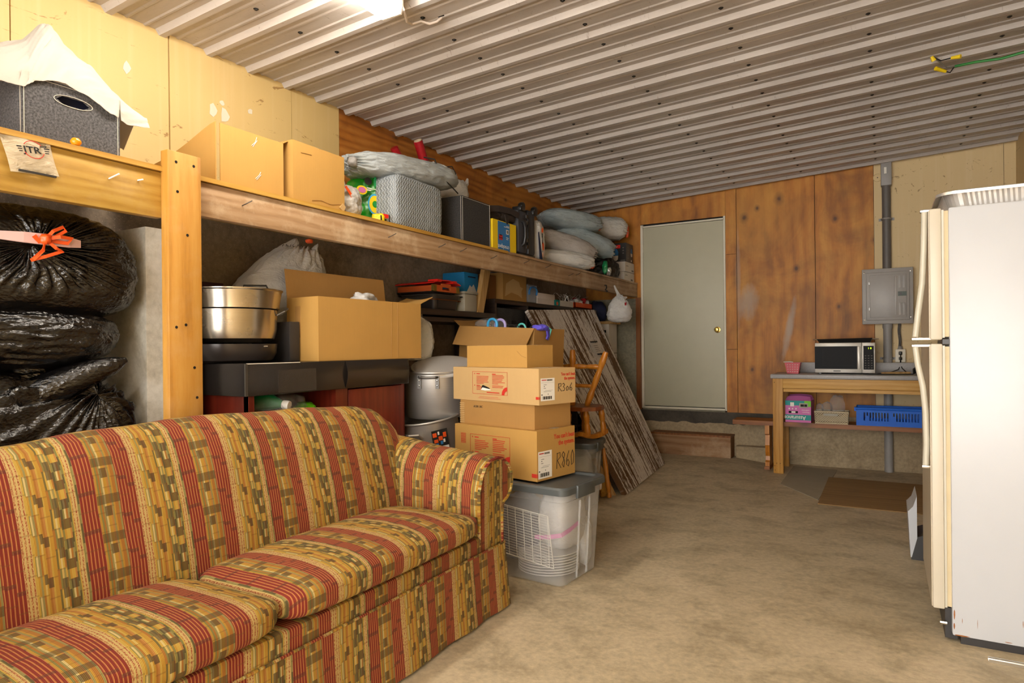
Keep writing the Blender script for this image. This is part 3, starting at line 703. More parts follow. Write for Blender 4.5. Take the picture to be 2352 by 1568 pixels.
# seat cushions
def cushion(ya, yb, seed):
    cx, cy, cz_ = -1.79, (ya + yb) / 2, 0.432; hx, hy, hz = 0.252, (yb - ya) / 2, 0.058
    V = []; F = []; U = []; nu, nv = 96, 40
    for j in range(nv + 1):
        th = math.pi * j / nv
        for i in range(nu):
            az = 2 * math.pi * i / nu
            w = Vector((math.cos(az) * math.sin(th), math.sin(az) * math.sin(th), math.cos(th)))
            c_, s_ = math.cos(az), math.sin(az)
            rho = math.sin(th) ** 0.35 / (abs(c_) ** 9 + abs(s_) ** 9) ** (1 / 9)
            px, py = c_ * rho, s_ * rho
            pz = math.copysign(abs(math.cos(th)) ** 0.55, math.cos(th))
            crown = 0.030 * max(0, 1 - abs(px) ** 2.5) * max(0, 1 - abs(py) ** 3) * (1 if pz > 0 else 0)
            q = Vector((cx + hx * px, cy + hy * py, cz_ + hz * pz + crown))
            q += Vector((1, .4, 1)) * 0.004 * fb(q * 3 + Vector((seed, 0, 0)), 1.5)
            V.append(q); U.append((q.y - 0.045, q.x - 0.25 * 0 + (cz_ + hz - q.z)))
    for j in range(nv):
        for i in range(nu): F.append((j * nu + i, (j + 1) * nu + i, (j + 1) * nu + (i + 1) % nu, j * nu + (i + 1) % nu))
    return mk('seat_cushion', V, F, SF, t, smooth='all', uv=U)
cushion(0.28, 1.352, 0.0); cushion(1.358, 2.445, 5.0)
# base rail under the cushions
def bx_uv(name, x0, x1, y0, y1, z0, z1):
    g = G().box(x0, x1, y0, y1, z0, z1, bev=0.012)
    return mk(name, g.v, g.f, SF, t, smooth=30, uv=[(v.y - 0.045, v.z + v.x) for v in g.v])
bx_uv('front_rail', -2.30, -1.572, 0.26, 2.47, 0.10, 0.372)
# gathered skirt
def skirt_path():
    P = []
    for i in range(241): P.append((-1.566, -0.05 + 2.70 * i / 240, 'f'))
    for i in range(1, 71): P.append((-1.566 - 0.78 * i / 70, 2.66, 's'))
    return P
SP = skirt_path()
def skirtf(a, b):
    i = min(int(round(a * (len(SP) - 1))), len(SP) - 1); x, y, k = SP[i]
    z = 0.302 - 0.290 * b; s = i * 0.0112
    wv = (0.006 * math.sin(s * 17 + 1.5 * math.sin(s * 5)) + 0.004 * fb(Vector((s * 4, 0, 0)), 1.0)) * (0.1 + b)
    pl = -0.022 * math.exp(-((y - 1.352) / 0.012) ** 2) * b if k == 'f' else 0
    fl = 0.020 * b
    return (x + fl + wv + pl, y + (0.012 * b if i > 235 else 0), z) if k == 'f' else (x + 0.014 * b, y + 0.008 + fl + wv, z)
grid(len(SP), 8, skirtf, 'skirt', SF, t, thick=0.004, uv=lambda a, b: (-0.05 + 2.70 / 240 * round(a * (len(SP) - 1)) - 0.045, 0.302 - 0.29 * b))
g = G(); g.tube([(-1.563, -0.05 + 0.27 * i, 0.303) for i in range(11)] + [(-1.572, 2.662, 0.303), (-2.0, 2.668, 0.303), (-2.34, 2.668, 0.303)], 0.005, 6)
mk('skirt_welt', g.v, g.f, SF, t, True, uv=[(v.y, v.x) for v in g.v])
# rolled arms
def arm(y_in, sgn):
    pr = [(0.0, .27), (0.0, .42), (-.002, .52), (.004, .585), (.022, .640), (.055, .684), (.10, .708), (.155, .714), (.21, .700), (.255, .668), (.285, .622), (.292, .575), (.278, .530), (.245, .500), (.212, .488), (.200, .46), (.200, .27)]
    L = [0.0]
    for a, b in zip(pr, pr[1:]): L.append(L[-1] + math.hypot(a[0] - b[0], a[1] - b[1]))
    def pt(a, b):
        x = -1.585 - 0.76 * a; j = b * (len(pr) - 1); i = min(int(j), len(pr) - 2); f = j - i
        yy = pr[i][0] + (pr[i + 1][0] - pr[i][0]) * f; z = pr[i][1] + (pr[i + 1][1] - pr[i][1]) * f
        z += ss(.40, .70, z) * 0.085 * a ** 1.3
        z -= 0.012 * ss(.5, .7, z) * math.exp(-(a / .05) ** 2)
        lp = 0.004 * fb(Vector((x * 3, yy * 5, z * 4)), 1.2)
        return (x, y_in + sgn * (yy + lp), z + lp)
    def uv(a, b):
        j = b * (len(pr) - 1); i = min(int(j), len(pr) - 2); return (-1.585 - 0.76 * a + 0.02, L[i] + (L[i + 1] - L[i]) * (j - i))
    fnn = (lambda a, b: pt(a, b)) if sgn > 0 else (lambda a, b: pt(1 - a, b))
    ar = grid(50, 60, fnn, 'arm', SF, t, uv=uv)
    pts = [Vector(pt(0, k / 59)) for k in range(60)]
    face = [tuple(range(60)) if sgn < 0 else tuple(range(59, -1, -1))]
    fr = [p + Vector((0.006, 0, 0)) for p in pts]
    cen = Vector((-1.579, y_in + sgn * .11, .5))
    # front panel: outer welt, then an inner facing
    mk('arm_front', fr, face, SF, t, uv=[(p.y, p.z) for p in fr])
    g = G().tube([p + Vector((0.006, 0, 0)) for p in pts], 0.008, 6); mk('arm_welt', g.v, g.f, SF, t, True, uv=[(v.z * .5, v.y) for v in g.v])
arm(2.455, 1); arm(0.265, -1)

# ================================================================== refrigerator
t = thing('refrigerator', 'tall white top-freezer refrigerator standing side-on with rust at its foot', 'refrigerator', (0.55, 3.52, 0))
FX0, FX1, FY0, FY1 = 0.228, 0.93, 3.172, 3.86
box('cabinet', FX0, FX1, FY0, FY1, 0.035, 1.768, 'fridge_white', t, bev=0.008)
for (n, z0, z1) in (('freezer_door', 1.232, 1.768), ('fridge_door', 0.135, 1.216)):
    dd = box(n, 0.163, 0.205, FY0, FY1, z0, z1, 'fridge_door', t, bev=0.006)
    box('door_face', 0.1595, 0.164, FY0 + 0.006, FY1 - 0.006, z0 + .006, z1 - .006, 'fridge_face', dd)
    box('inner_liner', 0.205, 0.213, FY0 + 0.004, FY1 - 0.004, z0 + .008, z1 - .008, 'handle', dd)
    box('gasket', 0.213, FX0, FY0 + 0.008, FY1 - 0.008, z0 + .012, z1 - .012, 'gasket', dd)
hd = G(); hd.tube([(0.148, 3.20, 1.760), (0.144, 3.20, 1.60), (0.138, 3.20, 1.47), (0.122, 3.20, 1.34), (0.112, 3.20, 1.245)], 0.012, 10); hd.mk('handle', 'handle', t, smooth=True)
hd = G(); hd.tube([(0.112, 3.20, 1.205), (0.120, 3.20, 1.13), (0.137, 3.20, 1.04), (0.146, 3.20, 0.93), (0.148, 3.20, 0.80), (0.144, 3.20, 0.715)], 0.012, 10); hd.mk('handle', 'handle', t, smooth=True)
for (x0, z) in ((0.132, 1.765), (0.098, 1.236), (0.098, 1.208), (0.130, 0.708)): box('handle_bracket', x0, 0.20 if z > 1.1 else 0.164, 3.187, 3.213, z - 0.006, z + 0.006, 'chrome', t, bev=0.002)
box('hinge_gap', 0.205, FX0, FY0 + .002, FY0 + .03, 1.214, 1.234, 'charcoal', t); box('toe_grille', 0.206, FX0 + .02, FY0 + 0.03, FY1, 0.012, 0.135, 'charcoal', t)
G().tube([(0.212, FY0 + .02, 0.075), (0.188, FY0 + .02, 0.075)], 0.008, 8).mk('bolt', 'chrome', t); box('rubber_foot', FX0 + .03, FX1 - .03, FY0 + .02, FY1 - .02, 0.0, 0.036, 'charcoal', t)
for (x, z, w, h) in ((0.236, 0.12, .003, .026), (0.235, 0.075, .003, .016), (0.26, 0.040, .03, .003), (0.312, 0.10, .0008, .026), (0.262, 0.10, .001, .012), (0.457, 0.125, .0012, .02), (0.515, 0.86, .002, .002), (0.41, .045, .015, .002)):
    pts = [(x + w * math.cos(a) * random.uniform(.6, 1), FY0 - 0.0006, z + h * math.sin(a) * random.uniform(.6, 1)) for a in [i * math.pi / 4 for i in range(8)]]
    G().prism(pts, (0, 0.0012, 0)).mk('rust_spot', 'rust', t)

# foil trays on top of it
def foil_tray(z, lab, ox=0.0):
    t = thing('foil_tray', lab, 'tray', (0.60 + ox, 3.52, z))
    g = G(); x0, x1, y0, y1 = 0.20 + ox, 1.0 + ox, 3.24, 3.80; h = 0.075
    def loop(e, rr, zz, fl=False):
        P = []
        for (cx, cy, a0) in ((x1 - rr - e, y0 + rr + e, -90), (x1 - rr - e, y1 - rr - e, 0), (x0 + rr + e, y1 - rr - e, 90), (x0 + rr + e, y0 + rr + e, 180)):
            for k in range(7):
                a = R(a0 + 15 * k); P.append((cx, cy, rr, a))
        # straight runs fluted
        out = []
        for i, (cx, cy, r_, a) in enumerate(P):
            out.append(Vector((cx + r_ * math.cos(a), cy + r_ * math.sin(a), zz)))
            if i % 7 == 6:
                nx = P[(i + 1) % len(P)]; b = Vector((nx[0] + nx[2] * math.cos(nx[3]), nx[1] + nx[2] * math.sin(nx[3]), zz)); a_ = out[-1]
                nn = Vector((math.cos(a), math.sin(a), 0))
                for k in range(1, 72): out.append(a_.lerp(b, k / 72) + nn * (0.0035 * (1 if (k // 2) % 2 else -1) if fl else 0))
        return out
    L = [loop(0.045, 0.05, z + 0.001, True), loop(0.02, 0.06, z + h, True), loop(0.004, 0.07, z + h + 0.004), loop(-0.006, 0.075, z + h), loop(-0.006, 0.075, z + h - 0.012)]
    n = len(L[0]); v = [p for l in L for p in l]; f = []
    for j in range(len(L) - 1):
        for i in range(n): f.append((j * n + i, j * n + (i + 1) % n, (j + 1) * n + (i + 1) % n, (j + 1) * n + i))
    mk('pan', v[:2 * n], f[:n] + [tuple(range(n - 1, -1, -1))], 'foil', t, smooth=False); mk('rim', v[n:], f[:n * 3], 'foil', t, smooth=True)
foil_tray(1.769, 'fluted shiny foil roasting tray lying on top of the refrigerator')

# ================================================================== work table at the back
t = thing('work_table', 'wooden work table with a grey laminate top against the back wall', 'table', (-0.15, 6.9, 0)); TZ = 0.938
TX0, TX1, TY0 = -0.925, 0.66, 6.60
tp = G().box(TX0 - 0.02, TX1, TY0 - 0.02, YB - 0.095, 0.896, TZ, bev=0.010); tp.mk('countertop', 'laminate', t, smooth=30)
box('backsplash', TX0 + 0.14, TX1, YB - 0.120, YB - 0.097, TZ, TZ + 0.10, 'laminate', t, bev=0.004)
for x in (TX0, TX1 - .09):
    for y in (TY0, YB - 0.19): box('leg', x, x + 0.089, y, y + 0.04, 0, 0.896, 'pine', t, bev=0.003)
box('apron', TX0 + 0.089, TX1 - .09, TY0 + 0.002, TY0 + 0.04, 0.806, 0.896, 'pine_x', t, bev=0.003); box('apron_ledger', TX0 + 0.092, TX1 - .09, TY0 + 0.012, TY0 + 0.05, 0.772, 0.804, 'pine_x', t, bev=0.002)
box('side_rail', TX0 + 0.002, TX0 + 0.04, TY0 + 0.04, YB - 0.19, 0.806, 0.896, 'pine_gold_y', t)
for (x, z) in ((TX0 + .015, .86), (TX0 + .012, .07), (TX0 + .016, .03), (TX0 + .03, .095), (TX0 + .06, .095)): G().lathe([(0.0001, .001), (.004, .0)], (x, TY0 - .0002, z), 6, Matrix.Rotation(math.pi / 2, 4, 'X')).mk('screw', 'screw', t)

# bench under the table
t = thing('bench', 'dark stained trestle bench standing under the work table', 'bench', (-0.4, 6.86, 0)); BZ = 0.478
G().prism([(-1.315, 6.70, BZ - .042), (-1.25, 6.70 + .0, BZ - .042), (.58, 6.70, BZ - .042), (.58, 6.99, BZ - .042), (-1.25, 6.99, BZ - .042), (-1.32, 6.95, BZ - .042)], (0, 0, 0.042)).mk('seat', 'bench_wood', t)
for x in (-1.02, 0.35):
    lg = [(0.0, .012), (.10, .012), (.10, .075), (.075, .09), (.07, .13), (.085, .17), (.10, .24), (.085, .30), (.075, .335), (.11, .35), (.11, .432), (-.11, .432), (-.11, .35), (-.075, .335), (-.085, .30), (-.10, .24), (-.085, .17), (-.07, .13), (-.075, .09), (-.10, .075), (-.10, .012)]
    G().prism([(x, 6.845 + a, z) for a, z in lg], (0.04, 0, 0)).mk('trestle_leg', 'honey_wood', t); box('trestle_foot', x - .005, x + .045, 6.72, 6.97, 0.0 + fz(x, 6.85), 0.03 + fz(x, 6.85), 'bench_wood', t)

# ================================================================== cartons
def face_r(w, d, h, o=0.0012): return plane_M((o, 0, 0), (0, 1, 0), (0, 0, 1))
def face_f(w, d, h, o=0.0012): return plane_M((-w, -o, 0), (1, 0, 0), (0, 0, 1))
def carton(label, x, y, z, rot, w, d, h, mat, flaps=None, name='cardboard_box', cat='box', group=None, tape=True, tilt=None, skip=''):
    """near bottom corner at (x,y,z); w runs left (local -x), d runs back (local +y). flaps=None: closed top"""
    rt = (0, 0, R(rot)) if tilt is None else (R(tilt[0]), R(tilt[1]), R(rot))
    t = thing(name, label, cat, (x, y, z), group=group, rot=rt)
    k = 0.005
    g = G(); g.box(-w, 0, 0, d, 0, k); g.box(-w, 0, d - k, d, k, h); g.box(-k, 0, k, d - k, k, h)
    if 'f' not in skip: g.box(-w, 0, 0, k, k, h)
    if 'l' not in skip: g.box(-w, -w + k, k, d - k, k, h)
    g.mk('body', mat, t, world=False)
    if flaps is None:
        box('flap', -w, 0, 0, d / 2 - .001, h, h + k, mat, t, world=False); box('flap', -w, 0, d / 2 + .001, d, h, h + k, mat, t, world=False)
        if tape: box('tape', -w - .0008, 0.0008, d / 2 - .024, d / 2 + .024, h + k, h + k + .0008, 'zip_film', t, world=False)
    else:
        for sd, L, ang in flaps:
            e = {'f': ((-w, 0, h), (0, 0, h), (0, -1, 0)), 'b': ((0, d, h), (-w, d, h), (0, 1, 0)), 'r': ((0, 0, h), (0, d, h), (1, 0, 0)), 'l': ((-w, d, h), (-w, 0, h), (-1, 0, 0))}[sd]
            a, b, o = Vector(e[0]), Vector(e[1]), Vector(e[2]); up = Vector((0, 0, 1)) * math.cos(R(ang)) + o * math.sin(R(ang)); ins = (b - a).normalized() * 0.012
            nrm = (b - a).cross(up).normalized() * 0.004
            bend = o * 0.0
            def fn(u, v, a=a, b=b, up=up, ins=ins, L=L, nrm=nrm):
                p = (a + ins * v).lerp(b - ins * v, u) + up * L * v
                return p + nrm * 3 * math.sin(math.pi * u) * v * v
            grid(9, 5, fn, 'flap', mat, t, thick=0.004, world=False, smooth=False)
    return t
SZ = 1.9355
def thin_line(name, mat, parent, pts, r=0.0012, world=True): return G().tube(pts, r, 5).mk(name, mat, parent, world=world)

# ---- boxes on the left end of the shelf
t = carton('large open cardboard box with a bowed side flap on the shelf behind the post', -2.475, 1.815, SZ, 0, 0.46, 0.345, 0.262, 'card_gold', [('b', .05, 60)], skip='fl')
box('low_wall', -.46, -.455, .005, .34, .005, .11, 'card_gold', t, world=False)
def bow(u, v):
    x = -0.46 * u; top = 0.262 - 0.19 * ss(0.0, 1.0, u) ** 0.8
    return (x, -0.004 - 0.16 * u * u * (0.3 + 0.7 * v) - 0.01, v * max(0.05, top))
grid(14, 8, bow, 'side_flap', 'card_gold', t, thick=0.004, world=False)
for (yy, zz, s) in ((.165, .205, 1), (.185, .06, .8)):
    strokes('torn_tape', 'paper', t, face_r(.46, .345, .262), [[(yy, zz), (yy + .02, zz + .02), (yy + .028, zz + .045 * s)], [(yy + .006, zz - .004), (yy + .03, zz + .03 * s)]], 0.0011, world=False)
t = carton('closed cardboard box with a crushed corner, next to the large open box on the shelf', -2.455, 2.20, SZ, 1.5, 0.42, 0.352, 0.285, 'card_gold', None)
strokes('crease', 'card_brown', t, face_r(0, 0, 0), [[(.12, .02), (.18, .032), (.25, .024), (.33, .04)], [(.05, .24), (.12, .245)]], 0.0012, world=False)
g = G().prism([(.34, .0, 0), (.355, .03, 0), (.335, .045, 0), (.31, .02, 0)], (0, 0, .004)); mk('torn_flap', [face_r(0, 0, 0) @ v for v in g.v], g.f, 'card_tan', t, world=False)

# ---- felt bins
def felt_bin(label, x, y, rot, w, d, h, mat, hole='r', name='felt_bin'):
    t = thing(name, label, 'bin', (x, y, SZ), R(rot))
    k = 0.005; g = G(); g.box(-w, 0, 0, d, 0, k); g.box(-w, 0, d - k, d, k, h); g.box(-w, -w + k, k, d - k, k, h)
    if hole == 'r':
        g.box(-w, 0, 0, k, k, h); c = d * .50; hw = d * .168
        g.box(-k, 0, k, d - k, k, h * .685); g.box(-k, 0, k, d - k, h * .815, h); g.box(-k, 0, k, c - hw, h * .685, h * .815); g.box(-k, 0, c + hw, d - k, h * .685, h * .815)
        for s in (-1, 1):
            pts = [(-k, c + s * hw * 1.02, h * .685), (-k, c + s * hw * .62, h * .685), (-k, c + s * hw * 1.02, h * .75)]; g.prism(pts, (k, 0, 0)); pts = [(-k, c + s * hw * 1.02, h * .815), (-k, c + s * hw * .62, h * .815), (-k, c + s * hw * 1.02, h * .75)]; g.prism(pts, (k, 0, 0))
        lines = [[(c + hw * 1.18 * math.cos(a) * (1.0), h * .75 + h * .085 * math.sin(a)) for a in [i * math.pi / 12 for i in range(25)]]]
        strokes('stitching', 'stitch', t, face_r(w, d, h), lines, 0.0011, world=False)
        box('lining', -0.05, -0.045, .02, d - .02, .01, h * .95, 'navy', t, world=False); box('folded_cloth', -0.045, -0.02, c - hw, c + hw * 1.3, h * .30, h * .64, 'skin_pink', t, world=False)
    else:
        g.box(-k, 0, k, d - k, k, h); g.box(-w, 0, 0, k, k, h)
        rg = G().lathe([(.016, .0), (.020, .002), (.020, .004), (.014, .004), (.012, .002)], (-w * .62, -.003, h * .685), 16, Matrix.Rotation(math.pi / 2, 4, 'X')); rg.mk('eyelet', 'steel_dark', t, world=False, smooth=True)
    g.mk('body', mat, t, world=False)
    for o in (0.006, -0.006):
        thin_line('stitching', 'stitch', t, [(.0015 if o > 0 else -.008, .0 if o < 0 else .006, .01 if o > 0 else .01), (.0015 if o > 0 else -.008, -.0015 if o < 0 else .006, h - .004)], 0.0011, world=False)
    thin_line('stitching', 'stitch', t, [(.0015, d - .008, .01), (.0015, d - .008, h - .004)], 0.0011, world=False); thin_line('stitching', 'stitch', t, [(.0015, .012, h - .008), (.0015, d - .012, h - .008)], 0.0009, world=False)
    return t
felt_bin('grey felt bin with a handle slot under the white cloth', -2.497, 1.085, 0, 0.40, 0.322, 0.222, 'felt')
felt_bin('dark grey felt bin with pale stitched corner beside the quilted grey bag', -2.465, 3.655, 0, 0.40, 0.362, 0.310, 'felt_dark', 'f')

# white cloth thrown over the first bin
t = thing('white_cloth', 'crumpled white cloth thrown over the grey felt bin on the shelf', 'cloth', (-2.7, 1.25, SZ + .222))
RID = [(.55, 2.20), (.80, 2.23), (1.10, 2.30), (1.18, 2.355), (1.235, 2.43), (1.265, 2.44), (1.30, 2.385), (1.38, 2.34), (1.45, 2.285), (1.50, 2.22), (1.535, 2.16)]
FRO = [(.50, 2.06), (.75, 2.08), (1.02, 2.098), (1.09, 2.105), (1.12, 2.135), (1.165, 2.150), (1.215, 2.156), (1.29, 2.140), (1.365, 2.095), (1.44, 2.085), (1.545, 2.105)]
def tab(K, u):
    j = u * (len(K) - 1); i = min(int(j), len(K) - 2); f = j - i; return (K[i][0] + (K[i + 1][0] - K[i][0]) * f, K[i][1] + (K[i + 1][1] - K[i][1]) * f)
def clothf(a, b):
    ry, rz = tab(RID, a); fy, fz_ = tab(FRO, a)
    rx, fx, bx = -2.70 + .10 * ss(.85, 1, a), -2.484 - .05 * ss(.8, 1, a), -3.0 + .3 * ss(.9, 1, a)
    if b < .3:
        k = b / .3; p = Vector((bx, ry, rz - .12)).lerp(Vector((rx, ry, rz)), math.sin(k * math.pi / 2))
    else:
        k = (b - .3) / .7; p = Vector((rx, ry, rz)).lerp(Vector((fx, fy, fz_)), k); p += Vector((.035, 0, .028)) * math.sin(math.pi * k) * (1 - ss(.85, 1, a) * .6)
    n = .010 * fb(Vector((a * 7 + b * 4, b * 2.5, 3.0)), 1.0, 2) + .0035 * fb(Vector((a * 30 + b * 14, b * 5, 1.0)), 1.0, 2)
    e = 1 - .5 * ss(.8, 1, b)
    p += Vector((n * .8, 0, n)) * e
    if 1.085 < p.y < 1.41 and -2.90 < p.x < -2.492: p.z = max(p.z, 2.162)
    return p
grid(110, 60, clothf, 'cloth', 'cloth_white', t, thick=0.002)

# orange ball and little plastic pouch
o = G().lathe([(0.0001, 0), (.011, .002), (.017, .010), (.017, .017), (.011, .026), (.0001, .029)], (XB + .000, 1.224, 1.9345), 16).mk('orange_ball', 'orange_gloss', None, smooth=True); tag(o, 'small glossy orange ball on the front edge of the shelf deck', 'ball')
t = thing('plastic_pouch', 'small clear zip pouch with black and red lettering pinned to the beam', 'pouch', (XB + .006, 1.08, 1.80))
def pouch(a, b): return (XB + .006 + .010 * math.sin(math.pi * a) * math.sin(math.pi * b) + .004 * math.sin(9 * a + 4 * b), 0.995 + .142 * a + .03 * (1 - b), 1.80 + .115 * b + .013 * a)
grid(12, 12, pouch, 'film', 'zip_film', t, thick=0.0012)
M = plane_M((XB + .020, 1.058, 1.868), (0, 1, .12), (0, -.25, 1)); text('JTR', .030, 'ink', t, M, sx=1.15, bold=.0006)
rects('printed_bars', 'ink', t, M, [(-.018, -.004, .016, .020), (-.016, -.004, .009, .012), (-.014, -.004, .002, .005), (.062, .078, .016, .020), (.062, .076, .009, .012), (.062, .074, .002, .005)])
strokes('printed_ring', 'red_ink', t, M, [[(.03 + .03 * math.cos(a), .011 + .028 * math.sin(a)) for a in [R(200) + i * R(14) for i in range(11)]], [(.03 + .03 * math.cos(a), .011 + .028 * math.sin(a)) for a in [R(35) + i * R(14) for i in range(9)]]], .0012)
box('dark_strip', XB + .008, XB + .016, 1.045, 1.155, 1.806, 1.812, 'charcoal', t); G().tube([(XB - .002, 1.108, 1.902), (XB + .03, 1.116, 1.898)], .003, 6).mk('pin', 'steel_dark', t)

# ---- soft things in the middle of the shelf
t = thing('carrier_bag', 'small white carrier bag with an orange stripe beside the crushed box', 'bag', (-2.58, 2.68, SZ)); bag('sack', 'white_bag', t, (-2.60, 2.70, SZ + .088), (.085, .10, .10), flat=.087, amp=.09, pole=(-.3, -.2, 1), pleat=.06, pn=18, seed=1)
ribbon('orange_stripe', 'orange', t, [(-2.515, 2.612, 2.095), (-2.508, 2.63, 2.07), (-2.508, 2.655, 2.045), (-2.512, 2.675, 2.04)], .018, (0, 1, .6)); bag('bag_top', 'white_bag', t, (-2.60, 2.655, 2.115), (.03, .04, .05), amp=.2, seed=2, nu=30, nv=20)
t = thing('green_bag', 'bright green bag printed with pink, yellow and blue rings on the shelf', 'bag', (-2.72, 3.02, SZ)); bag('sack', flat('green_bag', '#1a8c1a', .3, bump=.5, bscale=14), t, (-2.74, 3.06, 2.10), (.14, .145, .165), flat=.16, n=3.5, amp=.05, seed=4)
Mg = plane_M((-2.612, 2.99, 2.09), (.30, .95, 0), (0, 0, 1))
def disc(cx, cy, rx, ry, mat, l): g = G().prism([(cx + rx * math.cos(i * math.pi / 12), cy + ry * math.sin(i * math.pi / 12), l) for i in range(24)], (0, 0, .0015)); return mk('printed_ring', [Mg @ v for v in g.v], g.f, mat, t)
for (cx, cy, s) in ((-.035, -.02, 1.0),):
    for i, (rx, ry, m) in enumerate(((.046, .062, 'cyan'), (.037, .051, 'yellow'), (.018, .020, 'green_bag'), (.010, .012, 'emerald'))): disc(cx, cy, rx, ry, m, .012 + .002 * i)
disc(-.115, .055, .035, .026, 'yellow', .004); disc(-.115, .055, .024, .017, 'pinkbox', .0065); disc(.005, .085, .022, .034, 'yellow', .006); disc(.005, .085, .015, .026, 'pinkbox', .0085); disc(.022, .005, .014, .05, 'pinkbox', .003); disc(-.075, .112, .025, .022, 'ink', .006); disc(-.03, .115, .01, .03, 'emerald', .010)
rects('printed_lines', 'paper', t, Mg, [(-.085, -.055, .068, .073), (-.05, -.02, .068, .071), (-.085, -.06, .056, .062)], .013)
t = thing('snack_pack', 'small yellow and red printed packet under the green bag', 'packet', (-2.52, 2.88, SZ)); bag('packet', 'yellow', t, (-2.535, 2.905, SZ + .028), (.04, .055, .032), flat=.027, amp=.06, n=4, seed=3, nu=40, nv=24)
Mp = plane_M((-2.492, 2.865, SZ + .014), (0.2, 1, 0), (0, 0, 1))
rects('printed_patch', 'red_plastic', t, Mp, [(.015, .055, .018, .040)], .004); rects('printed_patch', 'ink', t, Mp, [(.0, .01, .0, .03), (.06, .066, .0, .04), (.028, .04, .0, .012)], .003)
t = thing('quilted_bag', 'tall grey quilted plastic bag standing upright on the shelf', 'bag', (-2.66, 3.27, SZ)); bag('sack', 'quilt_grey', t, (-2.550, 3.205, SZ + .150), (.088, .245, .162), rz=0.03, flat=.1495, n=9, amp=.022, seed=6, nu=100, nv=60, crease=.015)
thin_line('seam', 'conduit_dark', t, [(-2.468, 2.985, 1.94), (-2.462, 2.99, 2.05), (-2.464, 3.0, 2.16), (-2.475, 3.01, 2.22)], .003)
t = thing('drawstring_bag', 'plump light grey bag with a black drawstring lying over the quilted bag', 'bag', (-2.66, 3.3, 2.26))
Mb = Matrix.Translation((-2.64, 3.26, 2.325)) @ Matrix.Rotation(R(86), 4, 'Z') @ Matrix.Rotation(R(-4), 4, 'Y')
v, f = bag_geo((.46, .19, .085), pole=(-1, .1, .05), n=2.8, amp=.07, pleat=.05, pn=22, pw=1.0, seed=9, nu=140, nv=80, crease=.025, cf=7.0); mk('sack', [Mb @ p for p in v], f, 'grey_bag', t, smooth='all')
thin_line('drawstring', 'ink', t, [(-2.60, 3.42, 2.463), (-2.50, 3.40, 2.43), (-2.468, 3.39, 2.37), (-2.47, 3.46, 2.31), (-2.48, 3.58, 2.275), (-2.50, 3.66, 2.262)], .0045); thin_line('drawstring', 'ink', t, [(-2.50, 3.49, 2.40), (-2.47, 3.55, 2.415), (-2.475, 3.60, 2.38), (-2.48, 3.585, 2.345), (-2.49, 3.61, 2.34)], .004)
G().tube([(-2.52, 3.40, 2.40), (-2.48, 3.47, 2.385), (-2.48, 3.55, 2.365), (-2.49, 3.585, 2.35)], [.02, .022, .014, .006], 10).mk('gathered_neck', 'pale_bag', t, smooth=True)
bag('end_roll', 'conduit', t, (-2.63, 2.795, 2.285), (.028, .04, .03), amp=.1, seed=3, nu=40, nv=24)
t = thing('knotted_bag', 'white knotted plastic bag resting on the dark felt bin beside the drawstring bag', 'bag', (-2.80, 4.03, 2.248)); bag('sack', 'white_bag', t, (-2.80, 4.03, 2.362), (.12, .13, .115), flat=.113, amp=.07, pole=(.3, .6, 1), pleat=.08, pn=14, seed=11, n=2.6); G().tube([(-2.76, 4.10, 2.43), (-2.74, 4.13, 2.46), (-2.745, 4.15, 2.50)], [.03, .018, .008], 8).mk('knot', 'white_bag', t, smooth=True)
t = thing('wrapping_paper_roll', 'red wrapping paper roll with an open cardboard core, upright against the plywood', 'roll', (-2.98, 4.0, SZ))
pa, pb = Vector((-2.945, 3.80, 2.735)), Vector((-2.99, 4.16, 2.20)); dirv = (pb - pa).normalized()
G().tube([pa, pb], .030, 16, caps=False).mk('core', 'tube_card', t, smooth=True); G().tube([pa + dirv * .006, pb], .034, 16, caps=False).mk('paper', 'red_wrap', t, smooth=True); G().tube([pb, pb + (pb - pa) * .02], .034, 16).mk('roll_end', 'tube_card', t)
t = thing('wrapping_paper_roll', 'second red wrapping paper roll, lower and flatter beside the open core', 'roll', (-3.03, 3.8, SZ)); G().tube([(-3.05, 3.66, 2.66), (-3.04, 4.10, 2.16)], .03, 12).mk('paper', 'red_wrap', t, smooth=True)

# ---- coat over the slow cooker box, box, suitcase
t = carton('yellow and blue slow cooker box standing upside down beside the suitcase', -2.455, 4.035, SZ, 0, 0.34, 0.345, 0.212, 'yellowbox', None, 'slow_cooker_box', tape=False)
F = face_r(0, 0, 0)
rects('blue_panel', 'crock_blue', t, F, [(.07, .245, .0, .2115)], .0008, world=False)
text('crockpot', .044, 'paper', t, plane_M((.0024, .232, .040), (0, -1, 0), (0, 0, -1)), world=False)
rects('cooker_picture', 'red_wrap', t, plane_M((.0022, 0, 0), (0, 1, 0), (0, 0, 1)), [(.085, .135, .075, .115)], .0005, world=False); rects('cooker_picture_lid', 'ink', t, plane_M((.0026, 0, 0), (0, 1, 0), (0, 0, 1)), [(.095, .125, .108, .116), (.08, .14, .090, .095)], .0005, world=False)
rects('barcode_label', 'paper', t, plane_M((.0024, 0, 0), (0, 1, 0), (0, 0, 1)), [(.19, .228, .128, .162), (.16, .235, .178, .182), (.19, .235, .186, .190), (.19, .226, .100, .104), (.19, .22, .088, .092)], .0005, world=False); rects('barcode', 'ink', t, plane_M((.003, 0, 0), (0, 1, 0), (0, 0, 1)), [(.198 + .005 * i, .2005 + .005 * i, .134, .156) for i in range(5)], .0004, world=False)
